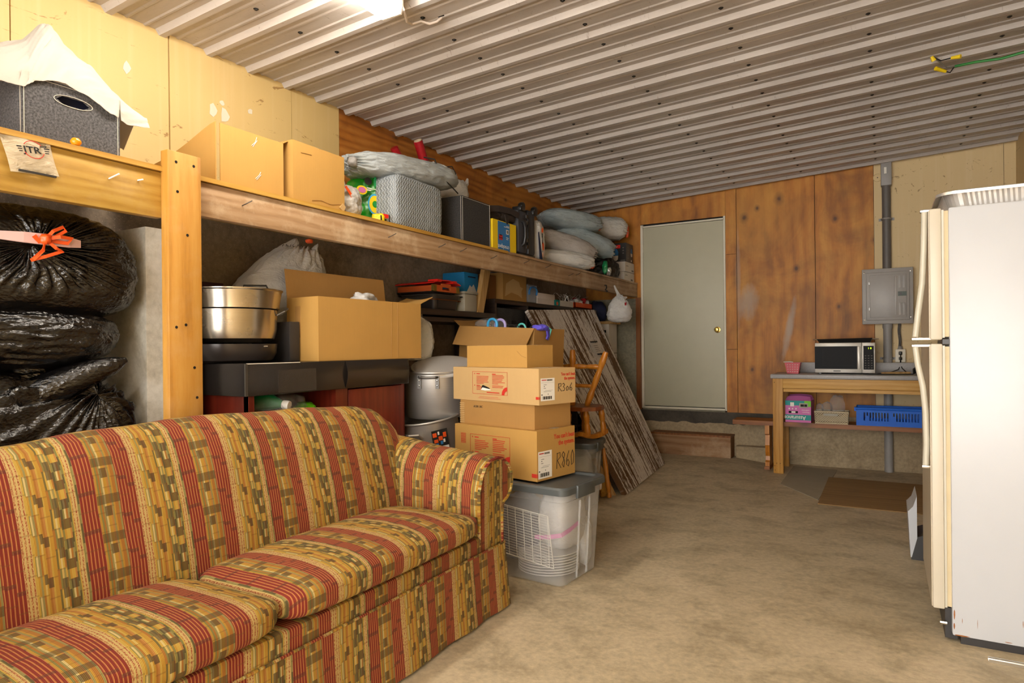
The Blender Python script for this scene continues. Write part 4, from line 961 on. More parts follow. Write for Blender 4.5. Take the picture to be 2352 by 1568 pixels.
t = thing('folded_coat', 'dark brown padded coat heaped on top of the slow cooker box', 'coat', (-2.68, 4.3, 2.15)); bag('body', 'coat', t, (-2.70, 4.23, 2.215), (.20, .20, .07), rz=.1, n=3, amp=.12, seed=13, flat=.064); bag('hood', 'coat', t, (-2.88, 4.24, 2.29), (.13, .16, .06), rz=.1, amp=.12, seed=14); bag('sleeve', 'coat', t, (-2.53, 4.32, 2.215), (.055, .12, .045), rz=-.1, amp=.1, seed=15, nu=40, nv=26); G().prism([(-2.452, 4.20, 2.205), (-2.448, 4.25, 2.205), (-2.446, 4.245, 2.155), (-2.446, 4.225, 2.135), (-2.446, 4.205, 2.155)], (.006, 0, 0)).mk('strap_tab', 'coat', t)
ribbon('strap', 'coat', t, [(-2.50, 4.05, 2.23), (-2.475, 4.15, 2.245), (-2.46, 4.30, 2.25), (-2.455, 4.42, 2.235)], .045, (0, .1, 1), .006)
t = thing('suitcase', 'black wheeled suitcase standing on edge next to the slow cooker box', 'suitcase', (-2.66, 4.62, SZ))
b_ = box('shell', -2.99, -2.455, 4.425, 4.575, SZ + .015, SZ + .36, 'suit', t, bev=.03); box('shell_back', -2.99, -2.46, 4.60, 4.72, SZ + .015, SZ + .385, 'suit', t, bev=.03); box('zip_band', -2.985, -2.452, 4.574, 4.602, SZ + .02, SZ + .365, 'suit_trim', t, bev=.006)
g = G(); g.tube([(-2.455, 4.475, SZ + .08), (-2.435, 4.475, SZ + .09), (-2.425, 4.475, SZ + .14), (-2.425, 4.475, SZ + .21), (-2.435, 4.475, SZ + .255), (-2.455, 4.475, SZ + .265)], .016, 10); g.mk('carry_handle', 'suit_trim', t, smooth=True)
for z in (.06, .11, .25, .30): box('clasp', -2.456, -2.448, 4.535, 4.565, SZ + z, SZ + z + .03, 'charcoal', t, bev=.003)
for x, y in ((-2.50, 4.68), (-2.94, 4.68), (-2.50, 4.47), (-2.94, 4.47)):
    G().lathe([(.0001, -.02), (.028, -.018), (.032, 0), (.028, .018), (.0001, .02)], (x + .02, y + .05, SZ + .375 + .02), 14, Matrix.Rotation(math.pi / 2, 4, 'Y')).mk('wheel', 'black_plastic', t, smooth=True); box('wheel_housing', x - .03, x + .05, y - .02, y + .06, SZ + .35, SZ + .385, 'suit_trim', t, bev=.008)
box('side_foot', -2.50, -2.46, 4.44, 4.70, SZ, SZ + .016, 'suit_trim', t)

# ---- garment in a thin bag and the heap of clear sacks
t = thing('garment_bag', 'narrow white printed garment with red motifs hung between suitcase and clear sacks', 'garment', (-2.50, 4.86, SZ)); bag('cloth', 'white_bag', t, (-2.555, 4.86, SZ + .165), (.085, .075, .17), rz=.1, flat=.164, n=4, amp=.08, seed=17); 
for (y, z, w, h, m) in ((4.86, 2.19, .012, .02, 'orange'), (4.865, 2.055, .016, .035, 'orange'), (4.86, 1.985, .012, .02, 'peach'), (4.855, 2.115, .003, .05, 'ink')): G().prism([(-2.474, y + w * math.cos(a), z + h * math.sin(a)) for a in [i * math.pi / 4 for i in range(8)]], (.006, 0, 0)).mk('printed_motif', m, t)
G().prism([(-2.478, 4.795, 2.16), (-2.478, 4.80, 2.17), (-2.470, 4.845, 1.945), (-2.470, 4.80, 1.945)], (.006, 0, 0)).mk('dark_lapel', 'navy', t)
def sack(label, mat, c, size, ax_deg, tilt=0.0, tie=None, seed=1, pole=(1, 0, 0), pl=.10, amp=.06, line=True, flat_=None, cat='bag', group='clear sacks of bedding on the far end of the shelf'):
    t = thing('bedding_sack', label, cat, (c[0], c[1], c[2] - size[2]), group=group)
    Mx = Matrix.Translation(c) @ Matrix.Rotation(R(ax_deg), 4, 'Z') @ Matrix.Rotation(R(tilt), 4, 'Y')
    v, f = bag_geo(size, pole=pole, n=2.7, amp=amp, pleat=pl, pn=20, pw=.75, pinch=.12, seed=seed, nu=120, nv=64, flat=flat_, crease=.022, cf=6.0); mk('sack', [Mx @ p for p in v], f, mat, t, smooth='all')
    if tie:
        P = Mx @ Vector((size[0] * .93, 0, 0)); dd = (Mx.to_3x3() @ Vector((1, 0, 0))).normalized()
        bag('orange_tie', 'orange', t, P + dd * .015 + Vector((.02, -.01, -.01)), tie, amp=.25, seed=seed + .5, nu=24, nv=16)
    if line: thin_line('seam', 'paper', t, [Mx @ Vector((size[0] * x * .82, -size[1] * math.sqrt(max(.02, 1 - (x * .82) ** 2)) * .93, size[2] * .42 * (1 - .3 * x * x))) for x in (-1, -.6, -.2, .2, .6)], .003)
    return t
sack('long clear bedding sack lying on top of the heap, orange tie at its right end', 'clear_bag', (-2.73, 5.98, 2.47), (.34, .20, .105), 58, 4, (.025, .03, .035), 21)
sack('clear bedding sack sloping down to the right under the topmost sack', 'clear_bag', (-2.64, 6.13, 2.27), (.33, .19, .115), 52, 16, None, 22)
sack('warm grey bedding sack with a gathered end in the middle of the heap', 'clear_warm', (-2.63, 5.60, 2.165), (.34, .19, .105), 57, 14, None, 23)
sack('pale bedding sack with an orange tie at the bottom front of the heap', 'pale_bag', (-2.62, 5.48, 2.02), (.36, .18, .085), 60, 3, (.04, .05, .035), 24, flat_=.084)
sack('white bedding sack by the corner above the humidifier box, orange tie on the right', 'pale_bag', (-2.66, 6.86, 2.525), (.20, .19, .125), 42, 5, (.02, .03, .07), 25)
t = thing('black_tote_bag', 'black bag slumped open with green and silver wrapping inside, near the white boxes', 'bag', (-2.56, 6.42, SZ)); bag('sack', 'black_sheen', t, (-2.57, 6.38, SZ + .085), (.19, .15, .15), rz=1.0, flat=.084, amp=.12, seed=31, rot=None); bag('green_wrap', 'emerald', t, (-2.475, 6.26, SZ + .085), (.03, .05, .065), amp=.2, seed=32, nu=30, nv=20); bag('silver_wrap', 'foil', t, (-2.465, 6.33, SZ + .055), (.03, .07, .045), amp=.25, seed=33, nu=30, nv=20); bag('lime_wrap', 'lime', t, (-2.45, 6.47, SZ + .03), (.012, .045, .014), amp=.1, seed=34, nu=20, nv=12)
t = thing('blue_bundle', 'small dark blue bundle tucked between the sacks and the humidifier box', 'bundle', (-2.7, 6.66, 2.1)); bag('cloth', 'crock_blue', t, (-2.66, 6.62, 2.19), (.05, .06, .05), amp=.15, seed=35, nu=30, nv=20); bag('pale_cloth', 'tub', t, (-2.66, 6.60, 2.10), (.06, .07, .05), amp=.15, seed=36, nu=30, nv=20)
# white cartons with the humidifier box on top
for i, (z, h, lab) in enumerate(((SZ, .098, 'plain white carton lying on the shelf at the far corner, bottom of two'), (SZ + .104, .108, 'plain white carton under the humidifier box, upper of two'))):
    t = carton(lab, -2.463, 6.80 + .03 * i, z, 1, .36, .345 - .03 * i, h - .006, 'box_white', None, 'white_carton', tape=False, group='white cartons at the far end of the shelf')
    rects('printed_label', 'grey_ink', t, face_r(0, 0, 0), [(.04, .05, .055, .068), (.056, .11, .060, .066), (.22, .29, .012, .03)], world=False); rects('printed_label', 'grey_ink', t, face_f(.36, .3, .1), [(.06, .10, .06, .066)], world=False)
t = carton('black humidifier box with blue and white humidifier pictures in the shelf corner', -2.475, 6.90, SZ + .216, 2, .34, .25, .205, 'charcoal', None, 'humidifier_box', tape=False)
Ff, Fr = face_f(.34, .25, .205), face_r(.34, .25, .205)
def hum(Mx, cx, cy, s):
    for (m, pts, l) in (('crock_blue', [(-.032, 0), (-.034, .02), (-.024, .045), (0, .055), (.024, .045), (.034, .02), (.032, 0)], .001), ('box_white', [(-.032, -.002), (.032, -.002), (.03, -.028), (.02, -.038), (-.02, -.038), (-.03, -.028)], .001)):
        g = G().prism([Mx @ Vector((cx + x * s, cy + y * s, l)) for x, y in pts], (Mx.to_3x3() @ Vector((0, 0, .001)))); mk('humidifier_picture', g.v, g.f, m, t, world=False)
hum(Ff, .20, .075, 1.55); hum(Fr, .19, .11, 1.0); rects('red_banner', 'red_plastic', t, Ff, [(.13, .275, .152, .190)], world=False); text('humidifier', .026, 'paper', t, plane_M((-.34 + .14, -.0030, .163), (1, 0, 0), (0, 0, 1)), world=False)
rects('icon_strip', 'grey_ink', t, Fr, [(.055, .085, .035 + .03 * i, .055 + .03 * i) for i in range(5)], world=False); rects('icon_strip', 'grey_ink', t, Ff, [(.30, .315, .09 + .03 * i, .102 + .03 * i) for i in range(3)] + [(.275, .33, .012, .022)], world=False); rects('barcode', 'paper', t, Fr, [(.17, .20, .015, .035)], world=False)

# ================================================================== left bay: black sacks
t = thing('black_rubbish_sack', 'black rubbish sack tied with red ribbon, top of the stack of three', 'bag', (-2.76, 1.16, 1.36), group='black sacks in the left bay')
v, f = bag_geo((.45, .25, .215), pole=(.05, -1, .28), crease=0.0, n=2.9, amp=.045, pleat=.060, pn=44, pw=.75, pinch=.10, seed=41, nu=260, nv=90)
Mx = Matrix.Translation((-2.79, 1.13, 1.535)) @ Matrix.Rotation(R(88), 4, 'Z'); mk('sack', [Mx @ p for p in v], f, 'black_bag', t, smooth='all')
P0 = Mx @ Vector((0.045, -.228, .075)); ex = Mx.to_3x3() @ Vector((1, 0, 0)); ez = Vector((0, 0, 1)); ey = Mx.to_3x3() @ Vector((0, -1, 0))
ribbon('inner_cloth', 'skin_pink', t, [P0 - ex * .135, P0 - ex * .06 + ey * .016, P0 + ex * .01 + ey * .020, P0 + ex * .08 + ey * .014, P0 + ex * .12], [.026, .036, .038, .036, .026], ez, .012)
K = P0 + ey * .035
for pth, w in (([K, K + ex * .02 + ez * .03 + ey * .01, K + ex * .055 + ez * .05, K + ex * .065 + ez * .038, K + ex * .03 + ez * .012, K], .018), ([K, K + ex * .04 + ez * .012 + ey * .015, K + ex * .085 + ez * .012, K + ex * .07 - ez * .006, K + ex * .02 - ez * .004], .020), ([K - ex * .035 + ez * .008, K - ex * .02 - ez * .01, K + ex * .005], .026), ([K, K - ex * .01 - ez * .04 + ey * .01, K - ex * .04 - ez * .075 + ey * .006], .020), ([K, K + ex * .03 - ez * .03 + ey * .008, K + ex * .055 - ez * .035, K + ex * .0 - ez * .06 + ey * .004, K - ex * .045 - ez * .078], .018)):
    ribbon('red_ribbon', 'orange', t, pth, w * .62, ez + ex * .3, .002)
bag('ribbon_knot', 'orange', t, K, (.018, .016, .018), amp=.2, seed=5, nu=20, nv=14)
t = thing('black_rubbish_sack', 'squashed black rubbish sack with no tie showing, middle of the stack of three', 'bag', (-2.78, 1.1, 1.15), group='black sacks in the left bay')
v, f = bag_geo((.40, .25, .125), pole=(-1, -.2, .1), crease=.02, n=2.8, amp=.05, pleat=.07, pn=34, pw=1.3, seed=43, nu=180, nv=80); Mx = Matrix.Translation((-2.79, 1.10, 1.275)) @ Matrix.Rotation(R(88), 4, 'Z'); mk('sack', [Mx @ p for p in v], f, 'black_bag', t, smooth='all')
t = thing('black_rubbish_sack', 'large black rubbish sack with a twisted corner, bottom of the stack behind the sofa', 'bag', (-2.78, 1.15, 0), group='black sacks in the left bay')
v, f = bag_geo((.44, .26, .60), pole=(.5, -.6, .75), crease=.03, n=3.2, amp=.06, pleat=.045, pn=30, pw=1.1, seed=47, nu=180, nv=90, flat=.555); Mx = Matrix.Translation((-2.79, 1.14, .557)) @ Matrix.Rotation(R(88), 4, 'Z'); mk('sack', [Mx @ p for p in v], f, 'black_bag', t, smooth='all')
G().tube([(-2.70, 1.14, 1.03), (-2.62, 1.26, 1.10), (-2.58, 1.35, 1.145), (-2.56, 1.41, 1.165), (-2.555, 1.455, 1.185)], [.07, .062, .048, .034, .012], 14).mk('twisted_corner', 'black_bag', t, smooth=True)

# ================================================================== middle bay: counter and what stands on it
t = thing('reception_counter', 'cherry wood counter with a thick black laminate top behind the sofa', 'counter', (-2.72, 2.5, 0)); CZ = 1.158; CX = -2.42
g = G().box(XL + .05, CX, 1.895, 3.02, 1.013, CZ, bev=.004); g.mk('top', 'black_laminate', t, smooth=30)
box('corner_strip', CX - .006, CX + .002, 1.892, 1.904, 1.015, CZ - .001, 'steel_dark', t); box('edge_strip', CX - .004, CX + .001, 1.90, 2.20, CZ - .003, CZ + .0008, 'box_white', t)
clear_plastic('dull_tape', '#5a5148', 0.35); box('clear_tape', CX, CX + .0015, 2.07, 2.30, 1.02, 1.125, 'dull_tape', t); 
def curl(a, b): return (CX + .002 + .016 * math.sin(b * 3.1), 2.50 + .50 * a, 1.018 + .138 * b)
grid(14, 8, curl, 'lifted_edge', 'black_laminate', t, thick=.002)
box('side_panel', XL + .07, CX - .03, 1.93, 1.96, 0, 1.013, 'cherry', t); box('front_stile', CX - .06, CX - .028, 1.93, 1.96, 0, 1.013, 'cherry', t); box('back_panel', XL + .05, XL + .07, 1.96, 3.0, 0, 1.013, 'espresso', t); box('divider', XL + .07, CX - .03, 2.46, 2.545, 0, 1.013, 'cherry', t)
dr = box('cabinet_door', CX - .055, CX - .028, 2.552, 3.0, .05, 1.005, 'cherry', t, bev=.003); box('end_panel', XL + .07, CX - .03, 2.985, 3.01, 0, 1.013, 'cherry', t); box('shelf_board', XL + .07, CX - .04, 1.96, 2.46, .83, .85, 'espresso', t); box('shelf_board', XL + .07, CX - .04, 1.96, 2.46, .02, .04, 'espresso', t)
t = thing('bottle', 'green bottle with a white cap lying inside a clear bag in the counter opening', 'bottle', (-2.55, 2.25, .85)); Mx = Matrix.Translation((-2.46, 2.155, .955)) @ Matrix.Rotation(R(100), 4, 'Y') @ Matrix.Rotation(R(-20), 4, 'X')
G().lathe([(.0001, -.30), (.045, -.295), (.048, -.28), (.048, -.12), (.03, -.06), (.018, -.03), (.018, -.01)], n=20, M=Mx).mk('body', 'emerald', t, smooth=True); G().lathe([(.021, -.02), (.022, 0), (.021, .012), (.0001, .013)], n=20, M=Mx).mk('cap', 'paper', t, smooth=True); G().lathe([(.0485, -.25), (.0487, -.15)], n=20, M=Mx).mk('paper_label', 'lime', t, smooth=True)
t = thing('clear_bag', 'dim clear plastic bag of bottles slumped in the counter opening', 'bag', (-2.68, 2.25, .85)); bag('sack', 'film', t, (-2.66, 2.18, .925), (.20, .19, .085), amp=.12, seed=51, flat=.074); bag('bundle', 'lime', t, (-2.56, 2.36, .92), (.05, .05, .03), amp=.2, seed=52, nu=24, nv=16)

# cooking pans on the counter
def rnd_pan(prof, c, mat, t, name, n=48, tiltx=0.0, tilty=0.0):
    Mx = Matrix.Rotation(R(tiltx), 4, 'X') @ Matrix.Rotation(R(tilty), 4, 'Y'); return G().lathe(prof, c, n, Mx).mk(name, mat, t, smooth=35)
t = thing('roasting_pan', 'dark grey round roasting pan, bottom of the pan stack on the counter', 'pan', (-2.70, 2.02, CZ)); rnd_pan([(.0001, .0), (.155, .0), (.185, .012), (.203, .045), (.206, .088), (.200, .088), (.196, .045), (.18, .018), (.0001, .008)], (-2.71, 2.045, CZ), 'pan_black', t, 'body')
G().tube([(-2.505, 2.06, CZ + .075), (-2.495, 2.075, CZ + .075)], .006, 8).mk('rivet', 'chrome', t)
t = thing('steel_pot', 'shiny stainless steel pot with a flared rim standing in the dark pan', 'pot', (-2.72, 2.06, CZ + .09)); rnd_pan([(.0001, .0), (.16, .0), (.188, .02), (.199, .06), (.202, .13), (.206, .155), (.199, .155), (.195, .13), (.192, .06), (.0001, .01)], (-2.72, 2.06, CZ + .094), 'stainless', t, 'bowl', 64)
g = G(); a0 = R(20)
for (ang) in (R(48),):
    ce = Vector((-2.72 + .20 * math.cos(ang), 2.06 + .20 * math.sin(ang), CZ + .225)); o_ = Vector((math.cos(ang), math.sin(ang), 0)); s_ = Vector((-math.sin(ang), math.cos(ang), 0))
    g.tube([ce - s_ * .04, ce - s_ * .035 + o_ * .035 + Vector((0, 0, .02)), ce + o_ * .05 + Vector((0, 0, .035)), ce + s_ * .035 + o_ * .035 + Vector((0, 0, .02)), ce + s_ * .04], .005, 8)
g.mk('side_handle', 'steel_dark', t, smooth=True)
t = thing('steamer_insert', 'stainless steel steamer ring with a black lid handle, top of the pan stack', 'pot', (-2.72, 2.07, CZ + .25)); rnd_pan([(.0001, .0), (.198, .0), (.204, .004), (.206, .03), (.216, .085), (.222, .090), (.222, .095), (.212, .095), (.205, .07), (.198, .010), (.0001, .006)], (-2.72, 2.07, CZ + .252), 'stainless', t, 'ring', 64)
g = G(); g.tube([(-2.70, 2.10, CZ + .345), (-2.69, 2.10, CZ + .372), (-2.64, 2.19, CZ + .375), (-2.63, 2.20, CZ + .347)], .005, 8); g.mk('lid_handle', 'black_plastic', t, smooth=True); rnd_pan([(.0001, .094), (.10, .092), (.20, .085), (.20, .08), (.0001, .085)], (-2.72, 2.07, CZ + .252), 'glass_dark', t, 'lid', 48)
o = box('black_carton', -2.95, -2.58, 2.28, 2.345, CZ + .001, CZ + .20, 'charcoal', None, bev=.004); tag(o, 'plain black carton on the counter between the pans and the open box', 'box')
o = box('flare_shade_block', -3.06, -2.92, 1.95, 2.16, CZ + .001, CZ + .40, flat('maroon', '#3a1a26', .7), None, bev=.004); tag(o, 'added block coloured like purple lens-flare shade against the concrete behind the pans', 'box')  # added block: purple lens-flare shade put into its colour, no real carton
t = thing('rubbish_sack', 'large white sack with an orange drawstring slumped against the concrete wall', 'bag', (-2.86, 2.5, CZ))
def bigsack():
    v, f = bag_geo((.27, .11, .335), pole=(.12, 0, 1), n=2.3, amp=.06, pleat=.10, pn=22, pw=.8, pinch=.16, seed=61, flat=.33, nu=120, nv=70, crease=.03)
    out = []
    for p in v:
        k = p.z / .335; w = 1.12 - .42 * max(0, k) - .0 * k; p = Vector((p.x * w + .15 * max(0, k) ** 1.3, p.y * w, p.z)); out.append(p)
    Mx = Matrix.Translation((-2.885, 2.48, CZ + .335)) @ Matrix.Rotation(R(82), 4, 'Z'); return [Mx @ p for p in out], f
v, f = bigsack(); mk('sack', v, f, 'white_bag', t, smooth='all'); bag('orange_tie', 'orange', t, (-2.80, 2.62, 1.825), (.02, .025, .012), amp=.2, seed=62, nu=20, nv=14)
Mw = plane_M((-2.765, 2.40, 1.765), (.35, .93, .03), (0, 0, 1)); strokes('handwriting', 'ink', t, Mw, [[(.0, 0), (.008, .012)], [(.02, .0), (.022, .013), (.03, .0)], [(.045, 0), (.047, .012)], [(.06, .012), (.055, .006), (.064, .003), (.058, 0)], [(.08, .01), (.09, .012)], [(.10, .0), (.102, .011), (.112, .002)]], .0014)
# open box on the counter
t = carton('open cardboard box with a tall back flap on the black counter', -2.455, 2.352, CZ + .001, -2, .235, .795, .325, 'card_gold', [('b', .14, 70)])
Mf = plane_M((-.235, 0, .325), (0, 1, 0), (0, 0, 1)); grid(9, 5, lambda u, v: (-.235 - .02 * v, .005 + .74 * u, .325 + .155 * v), 'flap', 'card_brown', t, thick=.004, world=False, smooth=False); grid(6, 5, lambda u, v: (-.01 - .22 * u, -.003 - .002 * v, .325 + (.0) * v - .0), 'fold_line', 'card_brown', t, world=False) if False else None
strokes('fold_line', 'card_brown', t, face_r(0, 0, 0), [[(.53, .005), (.535, .32)], [(.585, .005), (.585, .32)]], .0012, world=False); box('tape', -.17, -.13, -.0016, 0, .12, .28, 'card_brown', t, world=False)
bag('white_cloth', 'white_bag', t, (-2.56, 2.80, 1.475), (.07, .13, .055), amp=.25, seed=63, nu=40, nv=26); box('folded_contents', -.22, -.015, .02, .78, .02, .24, 'box_white', t, world=False)
t = thing('carrier_bag', 'grey-white carrier bag with an orange tie behind the pot lid', 'bag', (-2.66, 3.45, 1.13)); bag('sack', 'pale_bag', t, (-2.665, 3.40, 1.265), (.115, .09, .155), flat=.125, amp=.06, pole=(-.6, 0, .8), pleat=.06, pn=20, seed=71); bag('orange_tie', 'orange', t, (-2.56, 3.215, 1.415), (.02, .02, .018), amp=.25, seed=72, nu=20, nv=14); bag('neck', 'white_bag', t, (-2.585, 3.235, 1.40), (.03, .03, .045), amp=.2, seed=73, nu=24, nv=16)

# ================================================================== stock pots beside the counter
o = carton('plain cardboard box on the floor hidden under the stock pots', -2.20, 3.06, 0, 0, .48, .58, .42, 'card_brown', None)
def pot(label, c, r, h, tc, ts, grp, lid=False):
    Mx = Matrix.Rotation(R(tc), 4, Vector((math.cos(YAW), math.sin(YAW), 0))) @ Matrix.Rotation(R(ts), 4, Vector((-math.sin(YAW), math.cos(YAW), 0)))
    t = thing('stock_pot', label, 'pot', c, group=grp)
    G().lathe([(.0001, .0), (r * .96, 0), (r, .015), (r, h - .01), (r + .012, h), (r + .012, h + .006), (r - .004, h + .004), (r - .004, .02), (.0001, .012)], c, 64, Mx).mk('body', 'aluminium', t, smooth=35)
    return t, (Matrix.Translation(c) @ Mx)
def loop_handle(t, Mx, ang, r, z, drop=.07, w=.06):
    o_ = Vector((math.cos(ang), math.sin(ang), 0)); s_ = Vector((-math.sin(ang), math.cos(ang), 0)); Z = Vector((0, 0, 1)); c = o_ * r + Z * z
    hd = G().tube([Mx @ (c - s_ * w), Mx @ (c - s_ * w * .8 + o_ * .03), Mx @ (c + o_ * .042), Mx @ (c + s_ * w * .8 + o_ * .03), Mx @ (c + s_ * w)], .007, 8).mk('handle', 'steel_dark', t, smooth=True)
    for k in (-1, 1):
        P = c + s_ * w * k * .92 + o_ * .002; g = G().box(-.011, .011, -.004, .004, -drop, .008, M=Mx @ (Matrix.Translation(P) @ Matrix.Rotation(ang + math.pi / 2, 4, 'Z'))); g.mk('handle_plate', 'steel_dark', hd)
        for q in (-.02, -.05): G().lathe([(.0001, .006), (.004, .005), (.006, 0)], (0, 0, 0), 8, Mx @ Matrix.Translation(P + Z * q + o_ * .004) @ Matrix.Rotation(ang, 4, 'Z') @ Matrix.Rotation(math.pi / 2, 4, 'Y')).mk('rivet', 'chrome', hd)
t, Mx = pot('battered aluminium stock pot tilted under the other pot, sticker on its side', (-2.47, 3.33, .425), .195, .37, 7, -7, 'aluminium stock pots'); Z0 = .37
Pc = Mx; 
for ang in (R(-78),):
    o_ = Vector((math.cos(ang), math.sin(ang), 0)); s_ = Vector((-math.sin(ang), math.cos(ang), 0)); c = o_ * .197 + Vector((0, 0, .315))
    G().tube([Mx @ (c - s_ * .05 - Vector((0, 0, .03))), Mx @ (c - s_ * .045 + o_ * .03), Mx @ (c + o_ * .06 + Vector((0, 0, .005))), Mx @ (c + s_ * .045 + o_ * .03), Mx @ (c + s_ * .05 - Vector((0, 0, .03)))], [.011, .008, .008, .008, .011], 8).mk('handle', 'aluminium', t, smooth=True)
G().tube([Mx @ (Vector((math.cos(a), math.sin(a), 0)) * .209 + Vector((0, 0, .372))) for a in [i * math.pi / 24 for i in range(48)]], .007, 8, closed=True).mk('rolled_rim', 'aluminium', t, smooth=True)
Ms = Mx @ plane_M(Vector((math.cos(R(-33)), math.sin(R(-33)), 0)) * .201 + Vector((0, 0, .17)), (math.sin(R(33)), math.cos(R(33)), 0), (0, 0, 1)); 
rects('sticker', 'ink', t, Ms, [(-.05, .05, .05, .15)], .001); rects('sticker_print', 'orange', t, Ms, [(-.045, -.02, .11, .135), (-.01, .015, .085, .11), (-.04, -.015, .075, .095), (.02, .04, .10, .13)], .0022); rects('sticker_print', 'paper', t, Ms, [(-.048, .048, .0, .048), (-.012, -.002, .12, .14), (.018, .03, .07, .09)], .0018); rects('sticker_print', 'crock_blue', t, Ms, [(-.03, -.015, .055, .07), (0, .014, .06, .08)], .0025)
t, Mx = pot('tall aluminium stock pot with riveted handles and a lid, on top of the tilted pot', (-2.48, 3.365, .80), .203, .285, 5, 0, 'aluminium stock pots'); loop_handle(t, Mx, R(-66), .205, .262)
lm = Matrix.Translation((-2.42, 3.37, 1.105)) @ Matrix.Rotation(R(17), 4, Vector((math.cos(YAW), math.sin(YAW), 0)))
G().lathe([(.0001, .014), (.10, .013), (.17, .011), (.190, .007), (.196, .002), (.207, .001), (.207, -.006), (.19, -.004), (.0001, .008)], n=64, M=lm).mk('lid', 'lid_alu', t, smooth=30)

# ================================================================== dark shelf unit with bakeware
t = thing('dark_shelf', 'dark brown shelf unit holding the black baking pans below the long shelf', 'shelf', (-2.9, 3.75, 0)); DZ = 1.488
box('top', XL + .03, -2.70, 3.12, 4.47, DZ - .04, DZ, 'espresso', t, bev=.002); box('lower_rail', XL + .03, -2.71, 3.14, 4.45, DZ - .085, DZ - .055, 'espresso', t); box('shelf_board', XL + .03, -2.72, 3.14, 4.45, .9, .93, 'espresso', t); box('shelf_board', XL + .03, -2.72, 3.14, 4.45, .35, .38, 'espresso', t)
for y in (3.13, 3.49, 4.42):
    for x in (-2.74, XL + .035): box('leg', x, x + .035, y, y + .035, 0, DZ - .04, 'steel_dark' if y == 3.49 else 'espresso', t)
def rpan(label, x0, x1, y0, y1, z, h, mat, rim, fl=.018, grp='baking pans'):
    t = thing('baking_pan', label, 'pan', ((x0 + x1) / 2, (y0 + y1) / 2, z), group=grp)
    def loop(e, rr, zz):
        o = []
        for (cx, cy, a0) in ((x1 - rr - e, y0 + rr + e, -90), (x1 - rr - e, y1 - rr - e, 0), (x0 + rr + e, y1 - rr - e, 90), (x0 + rr + e, y0 + rr + e, 180)):
            for k in range(6): a = R(a0 + 18 * k); o.append(Vector((cx + rr * math.cos(a), cy + rr * math.sin(a), zz)))
        return o
    L = [loop(.03, .035, z), loop(fl, .04, z + h - .004), loop(fl + .002, .04, z + h), loop(0.0, .045, z + h), loop(-.002, .045, z + h - .006)]
    n = len(L[0]); v = [p for l in L for p in l]; f = []
    for j in range(len(L) - 1):
        for i in range(n): f.append((j * n + i, j * n + (i + 1) % n, (j + 1) * n + (i + 1) % n, (j + 1) * n + i))
    mk('body', v[:2 * n], f[:n] + [tuple(range(n - 1, -1, -1))], mat, t, smooth=30); mk('rim', v[n:], f[:3 * n], rim, t, smooth=30)
rpan('deep black roasting pan with a copper rim at the bottom of the baking pans', -3.06, -2.715, 3.69, 4.03, DZ, .075, 'pan_black', 'copper'); rpan('shallow dark grey baking pan in the middle of the baking pan pile', -3.06, -2.71, 3.675, 4.05, DZ + .077, .032, 'pan_grey', 'pan_grey'); rpan('thin black oven tray on top of the baking pan pile', -3.065, -2.74, 3.66, 3.99, DZ + .112, .016, 'pan_black', 'pan_black')
t = thing('wooden_tray', 'orange wooden tray with brass corners and a cut-out handle under the red lid', 'tray', (-2.87, 3.85, DZ + .13)); z0 = DZ + .130
box('side_rail', -3.05, -2.745, 3.685, 3.70, z0, z0 + .040, 'orange_wood', t); box('side_rail', -3.05, -2.745, 3.985, 4.0, z0, z0 + .040, 'orange_wood', t); box('base', -3.05, -2.745, 3.70, 3.985, z0, z0 + .010, 'orange_wood', t)
g = G(); g.box(-2.745, -2.73, 3.685, 3.79, z0, z0 + .045); g.box(-2.745, -2.73, 3.895, 4.0, z0, z0 + .045); g.box(-2.745, -2.73, 3.79, 3.895, z0, z0 + .012); g.box(-2.745, -2.73, 3.79, 3.895, z0 + .032, z0 + .058); g.mk('end_board', 'orange_wood', t)
for y in (3.684, 3.965): box('brass_corner', -2.748, -2.728, y - .001, y + .037, z0 - .001, z0 + .046, 'brass_corner', t)
t = thing('red_lid', 'bright red plastic lid with raised lugs lying on the wooden tray', 'lid', (-2.88, 3.85, z0 + .05))
grid(24, 10, lambda a, b: (-3.06 + .345 * b, 3.67 + .33 * a, z0 + .050 + .024 * math.sin(math.pi * a) ** .7 + .004 * b), 'shell', 'red_plastic', t, thick=.006)
for y in (3.74, 3.93): G().prism([(-2.80, y - .025, z0 + .066), (-2.715, y - .025, z0 + .066), (-2.715, y + .02, z0 + .066), (-2.80, y + .03, z0 + .066)], (0, 0, .018)).mk('lug', 'red_plastic', t)
t = thing('plastic_tub', 'pale grey plastic tub beside the baking pans', 'tub', (-2.85, 4.17, DZ)); g = G().box(-3.0, -2.722, 4.065, 4.235, DZ, DZ + .135, bev=.012); g.mk('body', 'tub', t, smooth=30); box('lid_rim', -3.01, -2.716, 4.058, 4.242, DZ + .135, DZ + .152, 'tub', t, bev=.004)
t = thing('blue_bag', 'blue printed plastic pack with a mountain picture behind the grey tub', 'packet', (-2.93, 4.32, DZ)); box('pack', -3.06, -2.85, 4.25, 4.455, DZ, DZ + .325, 'bluebox', t, bev=.008)
Mq = plane_M((-3.06, 4.249, DZ), (1, 0, 0), (0, 0, 1)); Mr = plane_M((-2.849, 4.25, DZ), (0, 1, 0), (0, 0, 1))
